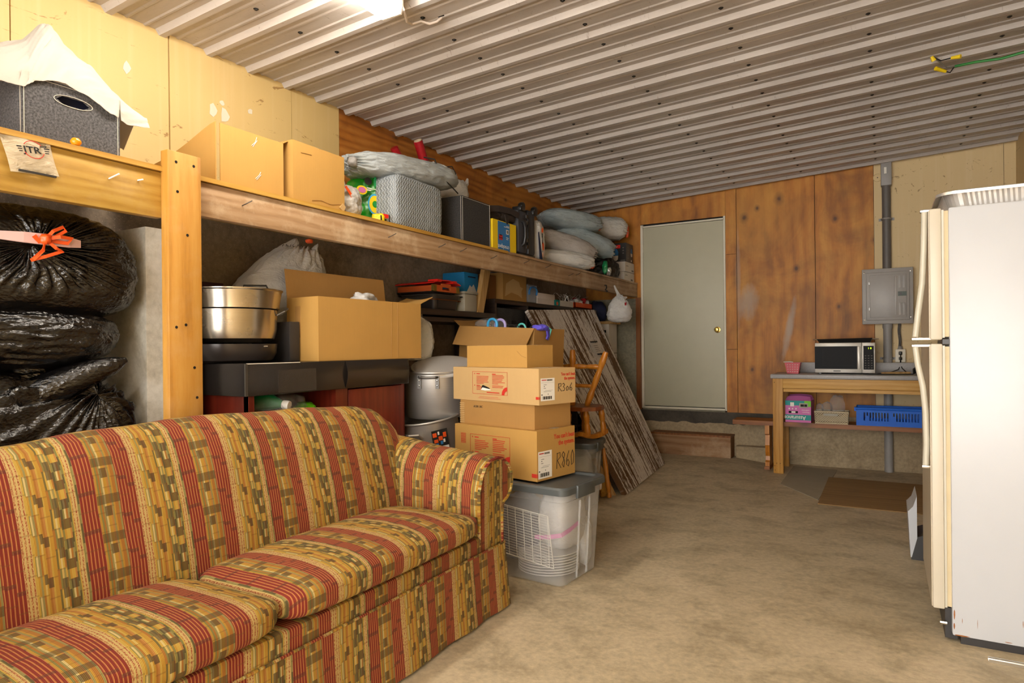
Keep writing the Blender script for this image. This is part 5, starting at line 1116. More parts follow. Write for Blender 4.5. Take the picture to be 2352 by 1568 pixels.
for M_ in (Mr,): mk('mountain_picture', [M_ @ Vector(p) for p in ((.03, .17, .001), (.075, .225, .001), (.10, .21, .001), (.13, .235, .001), (.18, .165, .001))], [(0, 1, 2, 3, 4)], 'paper', t); rects('dark_band', 'navy', t, M_, [(.004, .20, .02, .16)], .0012); text('FISHER', .034, 'paper', t, plane_M((-2.8465, 4.262, DZ + .115), (0, 1, 0), (0, 0, 1))) if False else None; rects('printed_lines', 'navy', t, M_, [(.05, .16, .285, .295)], .0012); text('FLEX', .045, 'paper', t, plane_M((-2.8465, 4.275, DZ + .07), (0, 1, 0), (0, 0, 1)))

# ================================================================== dark cabinet with felt drawers and boxes on it
KZ = 1.62; KX = -2.785
t = thing('dark_cabinet', 'dark espresso cube cabinet with grey felt drawers under the long shelf', 'cabinet', (-2.93, 5.7, 0))
box('top', XL + .025, KX, 4.60, 6.78, KZ - .036, KZ, 'espresso', t, bev=.002); box('side', XL + .025, KX, 4.60, 4.63, 0, KZ - .036, 'espresso', t); box('side', XL + .025, KX, 6.75, 6.78, 0, KZ - .036, 'espresso', t); box('back', XL + .022, XL + .03, 4.63, 6.75, 0, KZ - .036, 'espresso', t)
for y in (5.155, 5.69, 6.22): box('divider', XL + .03, KX, y, y + .025, 0, KZ - .036, 'espresso', t)
for z in (1.20, .80, .40, .03): box('shelf_board', XL + .03, KX - .002, 4.63, 6.75, z - .025, z, 'espresso', t)
for y in (4.645, 5.19, 5.725):
    for z in (1.205, .805):
        dr = box('felt_drawer', XL + .06, KX - .012, y, y + .49, z, z + .345, 'felt_dark', t, bev=.004); box('pull_slot', KX - .013, KX - .0105, y + .25, y + .33, z + .21, z + .245, 'dark_gap', dr)
G().lathe([(.0001, .003), (.008, .002), (.009, 0)], (-2.90, 4.598, 1.57), 10, Matrix.Rotation(math.pi / 2, 4, 'X')).mk('cam_screw', 'box_white', t)
t = carton('cardboard box with a patch of old tape on the dark cabinet under the beam', -2.80, 4.76, KZ + .0005, 0, .25, .415, .225, 'card_brown', None); mk('tape_patch', [face_r(0, 0, 0) @ Vector(p) for p in ((.03, .03, 0), (.14, .07, 0), (.26, .055, 0), (.33, .03, 0), (.32, .09, 0), (.35, .12, 0), (.30, .13, 0), (.28, .17, 0), (.17, .19, 0), (.05, .14, 0))], [tuple(range(10))], 'card_tan', t, world=False)
o = carton('dark brown cardboard box in the gap behind the slanted brace', -2.86, 4.635, KZ + .0005, 0, .16, .11, .20, 'card_dark', None)
t = thing('storage_jar', 'clear plastic container with a blue carrying clip on the dark cabinet', 'container', (-2.87, 5.30, KZ)); box('body', -2.95, -2.805, 5.215, 5.385, KZ + .001, KZ + .15, 'jar_clear', t, bev=.012); box('lid', -2.955, -2.80, 5.21, 5.39, KZ + .15, KZ + .168, 'jar_clear', t, bev=.005)
g = G(); g.tube([(-2.80, 5.23, KZ + .075), (-2.795, 5.225, KZ + .11), (-2.793, 5.25, KZ + .138), (-2.793, 5.30, KZ + .146), (-2.793, 5.35, KZ + .138), (-2.795, 5.375, KZ + .11), (-2.80, 5.37, KZ + .075)], .009, 8); g.mk('clip_handle', 'crock_blue', t, smooth=True)
t = thing('shoe_box', 'pinkish white shoe box with a lifted lid on the dark cabinet', 'box', (-2.90, 5.6, KZ)); box('body', -2.98, -2.81, 5.41, 5.765, KZ + .001, KZ + .06, 'box_white2', t); box('lid', -2.985, -2.805, 5.405, 5.77, KZ + .055, KZ + .105, 'box_white2', t, bev=.002)
t = thing('small_carton', 'flat white carton with a teal end next to the shoe box', 'box', (-2.90, 6.0, KZ)); box('body', -2.96, -2.81, 5.89, 6.215, KZ + .001, KZ + .060, 'box_white', t); box('teal_end', -2.962, -2.808, 5.785, 5.89, KZ + .001, KZ + .061, 'teal', t); G().prism([(-2.808, 5.83 + .022 * math.cos(a), KZ + .026 + .018 * math.sin(a)) for a in [i * math.pi / 6 for i in range(12)]], (.001, 0, 0)).mk('orange_dot', 'orange', t)
t = thing('gift_basket', 'orange woven basket of wrapped sweets and tinsel on the dark cabinet', 'basket', (-2.88, 6.5, KZ)); g = G(); g.box(-2.98, -2.80, 6.24, 6.70, KZ + .001, KZ + .012); g.box(-2.98, -2.80, 6.24, 6.252, KZ, KZ + .06); g.box(-2.98, -2.80, 6.688, 6.70, KZ, KZ + .06); g.box(-2.812, -2.80, 6.24, 6.70, KZ, KZ + .06); g.box(-2.98, -2.968, 6.24, 6.70, KZ, KZ + .06); g.mk('basket', 'orange', t)
for i in range(9):
    y = 6.29 + .045 * i; bag('wrapped_sweet', ('foil', 'white_bag', 'red_wrap')[i % 3], t, (-2.86 + .03 * (i % 2), y, KZ + .065 + .012 * (i % 3)), (.03, .03, .028), amp=.3, seed=80 + i, nu=16, nv=10)
for i in range(26):
    y = random.uniform(6.10, 6.62); x = random.uniform(-2.98, -2.85); thin_line('tinsel_strand', 'foil', t, [(x, y, KZ + .07), (x + random.uniform(-.03, .03), y + random.uniform(-.05, .03), KZ + .12), (x + random.uniform(-.05, .05), y + random.uniform(-.09, .05), KZ + random.uniform(.12, .17))], .0018)
# hanging carrier bag on the beam
t = thing('hanging_bag', 'white carrier bag with a red print hanging by its handles from the beam end', 'bag', (-2.38, 6.36, 1.48)); v, f = bag_geo((.105, .07, .135), pole=(0, 0, 1), n=2.3, amp=.10, pleat=.14, pn=14, pw=1.0, seed=91); Mx = Matrix.Translation((-2.355, 6.35, 1.595)) @ Matrix.Rotation(YAW, 4, 'Z')
mk('sack', [Mx @ Vector((p.x * (1.12 - .42 * p.z / .135), p.y * (1.1 - .4 * p.z / .135), p.z)) for p in v], f, 'white_bag', t, smooth='all'); G().tube([(-2.36, 6.36, 1.71), (-2.38, 6.38, 1.76), (-2.405, 6.39, 1.80), (-2.425, 6.40, 1.845)], [.035, .016, .012, .009], 8).mk('twisted_handle', 'white_bag', t, smooth=True); G().tube([(-2.35, 6.38, 1.70), (-2.315, 6.41, 1.715), (-2.30, 6.425, 1.72)], [.02, .014, .008], 8).mk('knot_ear', 'white_bag', t, smooth=True)
Mh = plane_M((-2.31, 6.30, 1.60), (math.cos(YAW + .35), math.sin(YAW + .35), 0), (0, 0, 1)); rects('red_print', 'red_wrap', t, Mh, [(.03, .045, .03, .055), (.035, .05, .05, .06)], .012)
# white file boxes by the corner
for i, (z, h, lab) in enumerate(((0, .48, 'tall white carton at the bottom of the stack in the far left corner'), (.486, .33, 'white file box just under the topmost one in the far left corner'), (.822, .315, 'white file box second from the top in the far left corner'), (1.143, .322, 'white file box with a dark hand hole, top of the corner stack'))):
    t = carton(lab, -2.66, 6.84, z, 0, .38, .24, h - .006, 'box_white', None, 'file_box', tape=False, group='white file boxes in the far corner'); rects('hand_hole', 'dark_gap', t, face_f(.40, .3, h), [(.325, .365, h * .70, h * .79)], world=False)
o = box('loose_plank', -2.78, -2.62, 6.80, 7.10, 1.4655, 1.495, 'lath_wood', None); tag(o, 'short plank lying on the white file boxes behind the hanging bag', 'plank'); bag('navy_cloth', 'navy', None, (-2.86, 6.98, 1.60), (.11, .10, .13), amp=.12, seed=95, flat=.10, nu=40, nv=26); o = COL.objects[-1] if False else [q for q in COL.objects if q.name == 'navy_cloth'][0]; tag(o, 'dark navy cloth bundle above the file boxes in the dim corner', 'cloth')

# ================================================================== clear totes in the foreground
def tote(label, x, y, rot, w, d, h, grp='clear totes with grey lids'):
    t = thing('storage_tote', label, 'tote', (x, y, 0), R(rot), grp); i = .035
    def ring(e, z, rr): 
        o = []
        for (cx, cy, a0) in ((-rr - e, rr + e, -90), (-rr - e, d - rr - e, 0), (-w + rr + e, d - rr - e, 90), (-w + rr + e, rr + e, 180)):
            for k in range(5): a = R(a0 + 22.5 * k); o.append(Vector((cx + rr * math.cos(a), cy + rr * math.sin(a), z)))
        return o
    L = [ring(i + .01, .004, .03), ring(i, .015, .035), ring(.012, h - .05, .035), ring(.0, h - .048, .035), ring(0, h, .035)]
    n = len(L[0]); v = [p for l in L for p in l]; f = [tuple(range(n - 1, -1, -1))]
    for j in range(len(L) - 1):
        for k in range(n): f.append((j * n + k, j * n + (k + 1) % n, (j + 1) * n + (k + 1) % n, (j + 1) * n + k))
    mk('body', v, f, 'tote_clear', t, smooth=30, world=False)
    for (px, py, dx, dy) in ((-.004, d * .38, .008, .004), (-.004, d * .62, .008, .004)): G().prism([(px - .03, py, .02), (px - .004, py, h - .06), (px + .006, py, h - .06), (px - .02, py, .02)], (0, .006, 0)).mk('rib', 'tote_clear', t, world=False)
    L = [ring(-.012, h - .012, .04), ring(-.014, h + .018, .045), ring(-.008, h + .028, .045), ring(.022, h + .028, .04), ring(.028, h + .016, .04)]
    v = [p for l in L for p in l]; f = []
    for j in range(len(L) - 1):
        for k in range(n): f.append((j * n + k, j * n + (k + 1) % n, (j + 1) * n + (k + 1) % n, (j + 1) * n + k))
    f.append(tuple(4 * n + k for k in range(n))); f.append(tuple(range(n - 1, -1, -1)))
    mk('lid', v, f, 'grey_lid', t, smooth=30, world=False); box('latch', .006, .022, d * .24, d * .66, h - .04, h + .026, 'grey_lid', t, bev=.004, world=False); box('latch', -w - .022, -w - .006, d * .24, d * .66, h - .04, h + .026, 'grey_lid', t, bev=.004, world=False)
    return t
t = tote('clear tote with a grey lid holding plates and a wire rack, beside the sofa arm', -1.385, 2.93, -5, .62, .44, .487)
TM = WM[t.name]
def loc(p): return TM @ Vector(p)
tw = thing('plate_stack', 'stack of white plates at the bottom of the clear tote by the sofa', 'plates', loc((-.22, .21, .02)))
for k in range(8): G().lathe([(.0001, 0), (.10, 0), (.13, .008), (.165, .016), (.165, .019), (.125, .012), (.10, .004), (.0001, .003)], loc((-.225, .215, .018 + .014 * k)), 32).mk('plate', 'plate', tw, smooth=True)
tr = thing('wire_rack', 'white wire rack standing inside the clear tote by the sofa', 'rack', loc((-.36, .06, .13)))
Mk = TM @ plane_M((-.56, .050, .135), (1, .0, -.10), (0, -.03, 1)); fr = G(); fr.tube([Mk @ Vector(p) for p in ((0, 0, 0), (.47, 0, 0), (.44, .26, 0), (0, .26, 0))], .0035, 6, closed=True); fr.mk('rim_wire', 'wire_white', tr)
for k in range(18): G().tube([Mk @ Vector((0, .014 * (k + 1), 0)), Mk @ Vector((.47 - .0016 * (k + 1), .014 * (k + 1), 0))], .0013, 4).mk('wire', 'wire_white', tr)
for k in range(9): G().tube([Mk @ Vector((.05 * (k + 1) - .005, 0, .002)), Mk @ Vector((.05 * (k + 1) - .012, .26, .002))], .0018, 4).mk('wire', 'wire_white', tr)
o = bag('white_bundle', 'white_bag', None, loc((-.15, .24, .30)), (.10, .15, .155), rz=R(-5), amp=.05, seed=101, n=3, nu=50, nv=34); tag(o, 'white bundle filling the right half of the clear tote by the sofa', 'bundle')
o = bag('white_bundle', 'white_bag', None, loc((-.085, .36, .16)), (.035, .05, .13), rz=R(-5), amp=.12, seed=102, nu=40, nv=26); tag(o, 'narrow white bundle at the far corner inside the clear tote', 'bundle')
o = bag('blue_bundle', 'navy', None, loc((-.43, .25, .22)), (.11, .14, .18), rz=R(-5), amp=.08, seed=103, n=3, nu=40, nv=26); tag(o, 'dark blue bundle behind the wire rack in the clear tote', 'bundle')
g = G(); Mz = TM @ plane_M((-.13, .060, .235), (1, 0, .22), (0, 0, 1)); ribbon('red_strap', 'pinkbox', tw, [loc((-.21, .055, .23)), loc((-.12, .048, .245)), loc((-.047, .05, .265)), loc((-.035, .12, .28)), loc((-.03, .20, .30))], .022, (0, 0, 1))
t2 = tote('clear tote with a grey lid under the child rocking chair', -1.865, 4.44, 8, .52, .38, .475)
o = bag('white_bundle', 'pale_bag', None, WM[t2.name] @ Vector((-.25, .19, .24)), (.19, .13, .20), rz=R(8), amp=.05, n=3.5, seed=104, nu=50, nv=34); tag(o, 'pale bundle filling the clear tote under the rocking chair', 'bundle')

# ================================================================== the stack of delivery boxes
DIG = {'R': [[(0, 0), (.1, 1)], [(.05, .95), (.5, 1.0), (.55, .7), (.12, .52), (.62, .0)]], '8': [[(.5, .85), (.3, 1), (.1, .8), (.5, .4), (.35, 0), (.1, .2), (.35, .5), (.5, .85)]], '6': [[(.45, 1), (.1, .5), (.1, .12), (.35, .0), (.5, .25), (.3, .45), (.1, .3)]], '0': [[(.3, 1), (.08, .6), (.15, .05), (.42, .15), (.5, .7), (.3, 1)]],
       '3': [[(.1, .9), (.35, 1), (.5, .8), (.25, .55), (.5, .35), (.4, .05), (.1, .05)]], 'o': [[(.3, .6), (.1, .35), (.2, .02), (.45, .12), (.48, .45), (.3, .6)]]}
def hand(t, M, s, x, y, w, h, mat='ink'):
    ln = []; cx = x
    for ch in s:
        for l in DIG[ch]: ln.append([(cx + p[0] * w, y + p[1] * h) for p in l])
        cx += w * .68
    strokes('handwriting', mat, t, M, ln, .0016, world=False)
def ship_label(t, M, x, y, w, h):
    lb = rects('shipping_label', 'paper', t, M, [(x, x + w, y, y + h)], .0008, world=False); M2 = M @ Matrix.Translation((0, 0, .0009))
    rects('label_print', 'ink', t, M2, [(x + .12 * w + .055 * w * i, x + .12 * w + .055 * w * i + w * (.02 + .018 * (i % 3)), y + .06 * h, y + .20 * h) for i in range(12)] + [(x + .45 * w + .04 * w * i, x + .45 * w + .04 * w * i + w * .022, y + .88 * h, y + .95 * h) for i in range(10)] + [(x + .22 * w, x + .28 * w, y + .62 * h, y + .65 * h), (x + .2 * w, x + .42 * w, y + .70 * h, y + .715 * h), (x + .2 * w, x + .36 * w, y + .55 * h, y + .565 * h), (x + .03 * w, x + .12 * w, y + .25 * h, y + .29 * h), (x + .5 * w, x + .54 * w, y + .27 * h, y + .31 * h), (x + .2 * w, x + .75 * w, y + .40 * h, y + .41 * h), (x + .04 * w, x + .95 * w, y + .80 * h, y + .804 * h), (x + .3 * w, x + .85 * w, y + .45 * h, y + .457 * h)], .0004, world=False); rects('label_logo', 'red_ink', t, M2, [(x + .06 * w, x + .40 * w, y + .90 * h, y + .94 * h)], .0004, world=False)
def warn_panel(t, M, x0, x1, y0, y1):
    """red outline with two columns of fine print and a quarter-ring mark"""
    w, h = x1 - x0, y1 - y0; e = .0016; rr = [(x0, x1, y0, y0 + e), (x0, x1, y1 - e, y1), (x0, x0 + e, y0, y1), (x1 - e, x1, y0, y1)]
    for c in range(2):
        cx = x0 + w * (.12 + .46 * c)
        for k in range(12):
            if c == 0 and k in (0, 7): continue
            L = w * random.uniform(.26, .36) * (1 if k not in (6, 11) else .6)
            yy = y1 - h * (.16 + .062 * k) - (h * .03 if k > 6 else 0)
            if yy < y0 + h * .16 or (c == 1 and k > 8): continue
            rr.append((cx, cx + L, yy, yy + h * .022))
        rr.append((cx, cx + w * .10, y1 - h * .12, y1 - h * .085))
    rr.append((x0 + w * .12, x0 + w * .22, y1 - h * .64, y1 - h * .605)); rr.append((x0 + w * .42, x0 + w * .78, y0 + h * .07, y0 + h * .11))
    rects('red_print', 'red_ink', t, M, rr, .0006, world=False)
    g = G(); R1, R0 = h * .34, h * .17; cx, cy = x1 - e, y0 + e; pts = [(cx - R1 * math.sin(a), cy + R1 * math.cos(a), .0012) for a in [i * math.pi / 2 / 10 for i in range(11)]] + [(cx - R0 * math.sin(a), cy + R0 * math.cos(a), .0012) for a in [i * math.pi / 2 / 10 for i in range(10, -1, -1)]]
    v = [M @ Vector(p) for p in pts]; mk('ring_mark', v, [(i, i + 1, 20 - i, 21 - i) for i in range(10)], 'red_ink', t, world=False)
    for (yy) in (y1 - h * .12, y1 - h * .64): mk('warning_mark', [M @ Vector(p) for p in ((x0 + w * .05, yy, .0012), (x0 + w * .085, yy, .0012), (x0 + w * .0675, yy + h * .06, .0012))], [(0, 1, 2)], 'red_ink', t, world=False)
w, d, h = .611, .335, .258
t = carton('delivery box handwritten R860 with a white label, standing on the tote lid', -1.573, 3.006, .5165, -11.4, w, d, h, 'card_gold', None, group='delivery boxes stacked on the tote'); Fr, Ff = face_r(w, d, h), face_f(w, d, h)
text("You can't beat", .036, 'red_ink', t, Fr @ Matrix.Translation((d - .005, .208, 0)), 'RIGHT', .88, world=False, bold=.0005); text('the system.', .036, 'red_ink', t, Fr @ Matrix.Translation((d - .005, .172, 0)), 'RIGHT', .88, world=False, bold=.0005)
hand(t, Fr, 'R860', .165, .045, .062, .085); ship_label(t, Fr, .008, .012, .115, .142); rects('red_tab', 'red_ink', t, Ff, [(w - .035, w - .001, .02, .04)], world=False); rects('red_tab', 'red_ink', t, Fr, [(.0, .006, .02, .04)], world=False)
warn_panel(t, Ff, .125, .425, .055, .215); rects('red_print', 'red_ink', t, Ff, [(.05, .09, .212 - .006 * k, .2145 - .006 * k) for k in range(10)], world=False)
w, d, h = .585, .30, .128
t = carton('plain cardboard box with a faint stamp, second from the bottom of the delivery stack', -1.605, 3.045, .780, -14, w, d, h, 'card_brown', None, group='delivery boxes stacked on the tote'); text('AC001 30C', .018, 'ink', t, face_f(w, d, h) @ Matrix.Translation((.115, .095, 0)), sx=.85, world=False)
g = G(); [g.box(-w - .004, -w + .036, -.002, .0, .002 + .011 * k, .007 + .011 * k) for k in range(11)]; g.mk('corrugated_edge', 'card_tan', t, world=False)
w, d, h = .715, .285, .186
t = carton('wide pale delivery box handwritten R306 with a torn hole in its front', -1.560, 3.010, .914, -17, w, d, h, 'card_tan', None, group='delivery boxes stacked on the tote'); Fr, Ff = face_r(w, d, h), face_f(w, d, h)
text("You can't beat", .024, 'red_ink', t, Fr @ Matrix.Translation((d - .003, .150, 0)), 'RIGHT', .8, world=False, bold=.0004); text('the system.', .024, 'red_ink', t, Fr @ Matrix.Translation((d - .003, .127, 0)), 'RIGHT', .8, world=False, bold=.0004)
hand(t, Fr, 'R3o6', .145, .066, .044, .042); ship_label(t, Fr, .012, .022, .105, .118); rects('red_tab', 'red_ink', t, Ff, [(w - .022, w - .001, .03, .044)], world=False); rects('red_tab', 'red_ink', t, Fr, [(.0, .006, .03, .044)], world=False); warn_panel(t, Ff, .180, .475, .040, .168)
rects('red_print', 'red_ink', t, Ff, [(.24, .40, .024, .0255), (.23, .42, .016, .0175)], world=False)
mk('torn_hole', [Ff @ Vector(p) for p in ((.255, .068, .0016), (.265, .088, .0016), (.275, .092, .0016), (.325, .078, .0016), (.335, .07, .0016), (.27, .078, .0016))], [tuple(range(6))], 'dark_gap', t, world=False); mk('torn_paper', [Ff @ Vector(p) for p in ((.253, .064, .0018), (.27, .078, .0018), (.335, .07, .0018), (.34, .064, .0018), (.29, .061, .0018))], [tuple(range(5))], 'paper', t, world=False)
t = carton('small plain cardboard box on top of the delivery stack', -1.680, 3.105, 1.106, -12, .462, .225, .118, 'card_gold', None, group='delivery boxes stacked on the tote'); strokes('crease', 'card_brown', t, face_f(.46, .22, .12), [[(.39, .09), (.42, .065), (.455, .055)]], .001, world=False)

# box of clothes hangers behind the stack
o = carton('plain cardboard box on the floor under the box of hangers', -1.98, 3.74, 0, -6, .62, .40, .80, 'card_brown', None)
t = carton('open cardboard box with a long front flap, full of coloured hangers', -2.02, 3.80, .895, -8, .66, .36, .445, 'card_brown', [('f', .155, 148), ('l', .10, 60)], tilt=(0, 3.0)); 
TMh = WM[t.name]
for i, (x, z, m, r_) in enumerate(((-.44, .46, 'cyan', .042), (-.40, .455, 'lavender', .045), (-.24, .44, 'aqua', .035))):
    hg = thing('clothes_hanger', ('bright blue hanger hook sticking out of the hanger box', 'lavender hanger hook next to the blue one in the hanger box', 'aqua hanger lying flat at the middle of the hanger box')[i], 'hanger', TMh @ Vector((x, .12, .30)), group='coloured hangers in the open box')
    pts = [TMh @ Vector((x + r_ * math.cos(a), .10 + .04 * i, z + r_ * 1.0 * math.sin(a))) for a in [R(-20) + k * R(18) for k in range(13)]]; pts.append(TMh @ Vector((x - r_, .12, .30))); hk = G().tube(pts, .010 if i < 2 else .007, 8); hk.mk('hook', m, hg, smooth=True); G().tube([TMh @ Vector((x - .15, .12, .22)), TMh @ Vector((x - r_, .12, .31)), TMh @ Vector((x + .10, .12, .22))], .008, 8).mk('shoulder_bar', m, hg, smooth=True)
for i, x in enumerate((-.33, -.30, -.10, -.05)):
    hg = thing('wire_hanger', ('thin dark wire hanger beside the lavender hook', 'thin dark wire hanger behind the lavender hook', 'dark plastic hanger near the right end of the hanger box', 'aqua edged dark hanger at the right end of the hanger box')[i], 'hanger', TMh @ Vector((x, .2, .30)), group='dark hangers in the open box'); G().tube([TMh @ Vector((x - .10, .15, .40)), TMh @ Vector((x - .03, .16, .462)), TMh @ Vector((x + .03, .16, .465)), TMh @ Vector((x + .08, .15, .44)), TMh @ Vector((x + .06, .15, .38))], .004 if i < 2 else .007, 6).mk('arc', 'ink' if i < 3 else 'aqua', hg, smooth=True)
bag('purple_cloth', 'purple', None, TMh @ Vector((-.0, .06, .452)), (.05, .035, .020), rz=0.2, amp=.3, seed=111, nu=40, nv=24); o = [q for q in COL.objects if q.name == 'purple_cloth'][0]; tag(o, 'purple fuzzy cloth hanging over the corner of the hanger box', 'cloth')
ribbon('hanging_end', 'purple', o, [TMh @ Vector((.03, .09, .455)), TMh @ Vector((.020, .115, .44)), TMh @ Vector((.016, .13, .40)), TMh @ Vector((.014, .12, .375))], .025, (0, 1, 0), .012)
bag('clear_bag', 'film', None, TMh @ Vector((-.55, .22, .455)), (.12, .08, .055), amp=.15, seed=112, nu=40, nv=24); o = [q for q in COL.objects if q.name.startswith('clear_bag')][-1]; tag(o, 'crumpled clear film at the left end of the hanger box', 'bag')

# ================================================================== leaning painted board and what is tucked beside it
A, B, C_, D_ = Vector((-1.847, 5.083, .002)), Vector((-1.925, 6.45, fz(-1.925, 6.45) + .002)), Vector((-2.725, 5.056, 1.545)), Vector((-2.675, 6.456, 1.606))
nb = (B - A).cross(C_ - A).normalized(); nb = nb if nb.x > 0 else -nb
t = thing('weathered_board', 'large weathered board with flaking white paint leaning against the dark cabinet', 'board', (A + B) / 2)
grid(12, 12, lambda u, v: A.lerp(B, u).lerp(C_.lerp(D_, u), v), 'panel', 'weathered_board', t, thick=.034, uv=lambda u, v: (u * 1.4, v * 1.75), smooth=False)
Mb = plane_M(A.lerp(B, .62).lerp(C_.lerp(D_, .62), .70) + nb * .036, (B - A), (C_ - A) - (B - A).normalized() * (C_ - A).dot((B - A).normalized())); rects('paper_label', 'box_white', t, Mb, [(0, .20, .02, .13)], .0012); rects('label_bar', 'ink', t, Mb, [(-.01, .20, .14, .155), (0, .17, 0, .016)], .0016); rects('label_print', 'grey_ink', t, Mb, [(.02, .14, .04 + .02 * k, .045 + .02 * k) for k in range(4)], .0018)
for v_ in (.12, .62): thin_line('string', 'tub', t, [A.lerp(B, 0).lerp(C_, v_) + nb * .036, A.lerp(B, .6).lerp(C_.lerp(D_, .6), v_ + .03) + nb * .037], .0012)
o = G().prism([(-1.965, 5.02, 0), (-1.925, 5.035, 0), (-2.075, 5.0, .30), (-2.10, 4.99, .29)], (0.006, .025, 0)).mk('wood_lath', 'lath_wood', None); tag(o, 'rough pale lath leaning at the near edge of the weathered board', 'lath')
o = G().lathe([(.0001, 0), (.017, .006), (.021, .022), (.015, .036), (.011, .044), (.018, .06), (.021, .11), (.017, .16), (.020, .18), (.017, .20), (.021, .26), (.015, .34), (.012, .40), (.0001, .40)], (-1.915, 4.90, .006), 16, Matrix.Rotation(R(-7), 4, 'Y')).mk('turned_leg', 'honey_wood', None, smooth=True); tag(o, 'turned wooden chair leg with a ball foot standing behind the second tote', 'chair leg')
o = bag('crumpled_bag', 'paper_crumple', None, (-1.99, 4.965, .075), (.055, .06, .078), amp=.2, seed=121, flat=.073, nu=40, nv=26); tag(o, 'crumpled yellowish paper bag on the floor beside the ball-footed leg', 'bag')

# ================================================================== child rocking chair on the second tote
t = thing('rocking_chair', 'small honey coloured child rocking chair with turned spindles on the tote lid', 'chair', (-2.0, 4.62, .505)); TZ2 = .505
seat = [(-2.16, 4.47), (-2.10, 4.44), (-1.95, 4.46), (-1.87, 4.52), (-1.855, 4.60), (-1.88, 4.72), (-1.96, 4.80), (-2.12, 4.78), (-2.18, 4.66)]
g = G().prism([(x, y, .735) for x, y in seat], (0, 0, .03)); g.mk('seat', 'seat_wood', t)
def spindle(p, q, name, r=.013, beads=3):
    p, q = Vector(p), Vector(q); P = []; rr = []
    n = 22
    for i in range(n + 1):
        s = i / n; P.append(p.lerp(q, s)); rr.append(r * (.78 + .30 * abs(math.sin(s * math.pi * beads)) ** .6 + (.12 if abs(s - .82) < .03 or abs(s - .2) < .03 else 0)))
    return G().tube(P, rr, 12).mk(name, 'honey_wood', t, smooth=True)
spindle((-2.094, 4.60, .76), (-2.088, 4.60, 1.194), 'back_post', .023, 3); spindle((-1.985, 4.62, .76), (-1.822, 4.62, 1.175), 'back_post', .023, 3); spindle((-2.20, 4.66, .76), (-2.245, 4.66, 1.15), 'back_post', .023, 3)
spindle((-2.24, 4.64, 1.062), (-2.09, 4.60, 1.066), 'top_rail', .018, 2); spindle((-2.09, 4.60, 1.066), (-1.868, 4.62, 1.062), 'top_rail', .018, 2); spindle((-2.09, 4.60, .920), (-1.925, 4.62, .915), 'lower_rail', .014, 1)
for (a, b) in (((-1.955, 4.53, .737), (-1.945, 4.55, .540)), ((-1.90, 4.70, .737), (-1.885, 4.72, .545)), ((-2.10, 4.53, .737), (-2.10, 4.55, .540)), ((-2.05, 4.70, .737), (-2.045, 4.72, .545))): spindle(a, b, 'leg', .022, 2)
for (x0, x1) in ((-1.985, -1.885), (-2.14, -2.04)):
    pts = [(x0 + (x1 - x0) * s, 4.49 + .27 * s, TZ2 + .012 + .03 * (2 * s - 1) ** 2) for s in [i / 10 for i in range(11)]]
    v = []; f = []
    for (x, y, z) in pts: v += [(x - .018, y, z), (x + .018, y, z), (x + .018, y, z + .032), (x - .018, y, z + .032)]
    for i in range(10):
        for k in range(4): f.append((4 * i + k, 4 * i + (k + 1) % 4, 4 * i + 4 + (k + 1) % 4, 4 * i + 4 + k))
    f += [(3, 2, 1, 0), (40, 41, 42, 43)]; mk('rocker', v, f, 'honey_wood', t)

# ================================================================== step below the door
t = thing('wooden_step', 'scuffed plywood step box on the floor below the door', 'step', (-1.8, 7.07, .045)); wood('step_ply', '#6b4a2c', '#8f6a48', '#a98662', 'X', .8, .8, False, .35)
box('front_board', -2.24, -1.392, 6.975, 6.995, .044, .258, 'step_ply', t); box('top_board', -2.24, -1.385, 6.965, 7.165, .258, .276, 'stud_wood', t); box('end_board', -1.41, -1.39, 6.995, 7.165, .044, .258, 'card_dark', t); box('end_board', -2.24, -2.22, 6.995, 7.165, .044, .258, 'card_dark', t)

# ================================================================== electrical gear on the back wall
def strap(t, x, z, m='conduit'): box('strap', x - .065, x + .065, YB - .02, YB - .006, z - .012, z + .012, m, t); g = G().tube([(x - .04, YB - .01, z), (x - .042, YB - .05, z), (x - .02, YB - .089, z), (x + .02, YB - .089, z), (x + .042, YB - .05, z), (x + .04, YB - .01, z)], .008, 6); g.mk('strap_band', m, t)
t = thing('conduit_riser', 'grey conduit running from the ceiling junction box down to the breaker panel', 'conduit', (.026, 7.15, 1.92)); G().tube([(.026, YB - .046, 1.915), (.026, YB - .046, 2.74)], .037, 20).mk('pipe', 'conduit_dark', t, smooth=True); jb = box('junction_box', -.018, .072, YB - .10, YB - .006, 2.71, cz(0) - .004, 'conduit', t, bev=.008); box('sticker', .010, .030, YB - .1015, YB - .10, 2.82, 2.88, 'paper', jb); strap(t, .026, 2.40)
t = thing('conduit_riser', 'thicker grey conduit from the breaker panel down to the concrete floor', 'conduit', (.026, 7.15, 0)); G().tube([(.026, YB - .060, 0.0), (.026, YB - .060, 1.405)], .037, 20).mk('pipe', 'conduit', t, smooth=True); G().tube([(.026, YB - .060, 1.36), (.026, YB - .060, 1.404)], .042, 20).mk('coupling', 'conduit', t, smooth=True); strap(t, .026, 1.075)
t = thing('breaker_panel', 'grey steel breaker panel on the back wall above the work table', 'electrical panel', (.026, 7.13, 1.40)); PX0, PX1, PZ0, PZ1 = -.183, .236, 1.402, 1.925; py = YB - .105
box('cabinet', PX0 + .012, PX1 - .012, py, YB - .006, PZ0 + .012, PZ1 - .012, 'panel_grey', t); box('cover', PX0, PX1, py - .010, py, PZ0, PZ1, 'panel_grey', t, bev=.006); box('raised_frame', PX0 + .034, PX1 - .03, py - .022, py - .010, PZ0 + .035, PZ1 - .035, 'panel_grey', t, bev=.008)
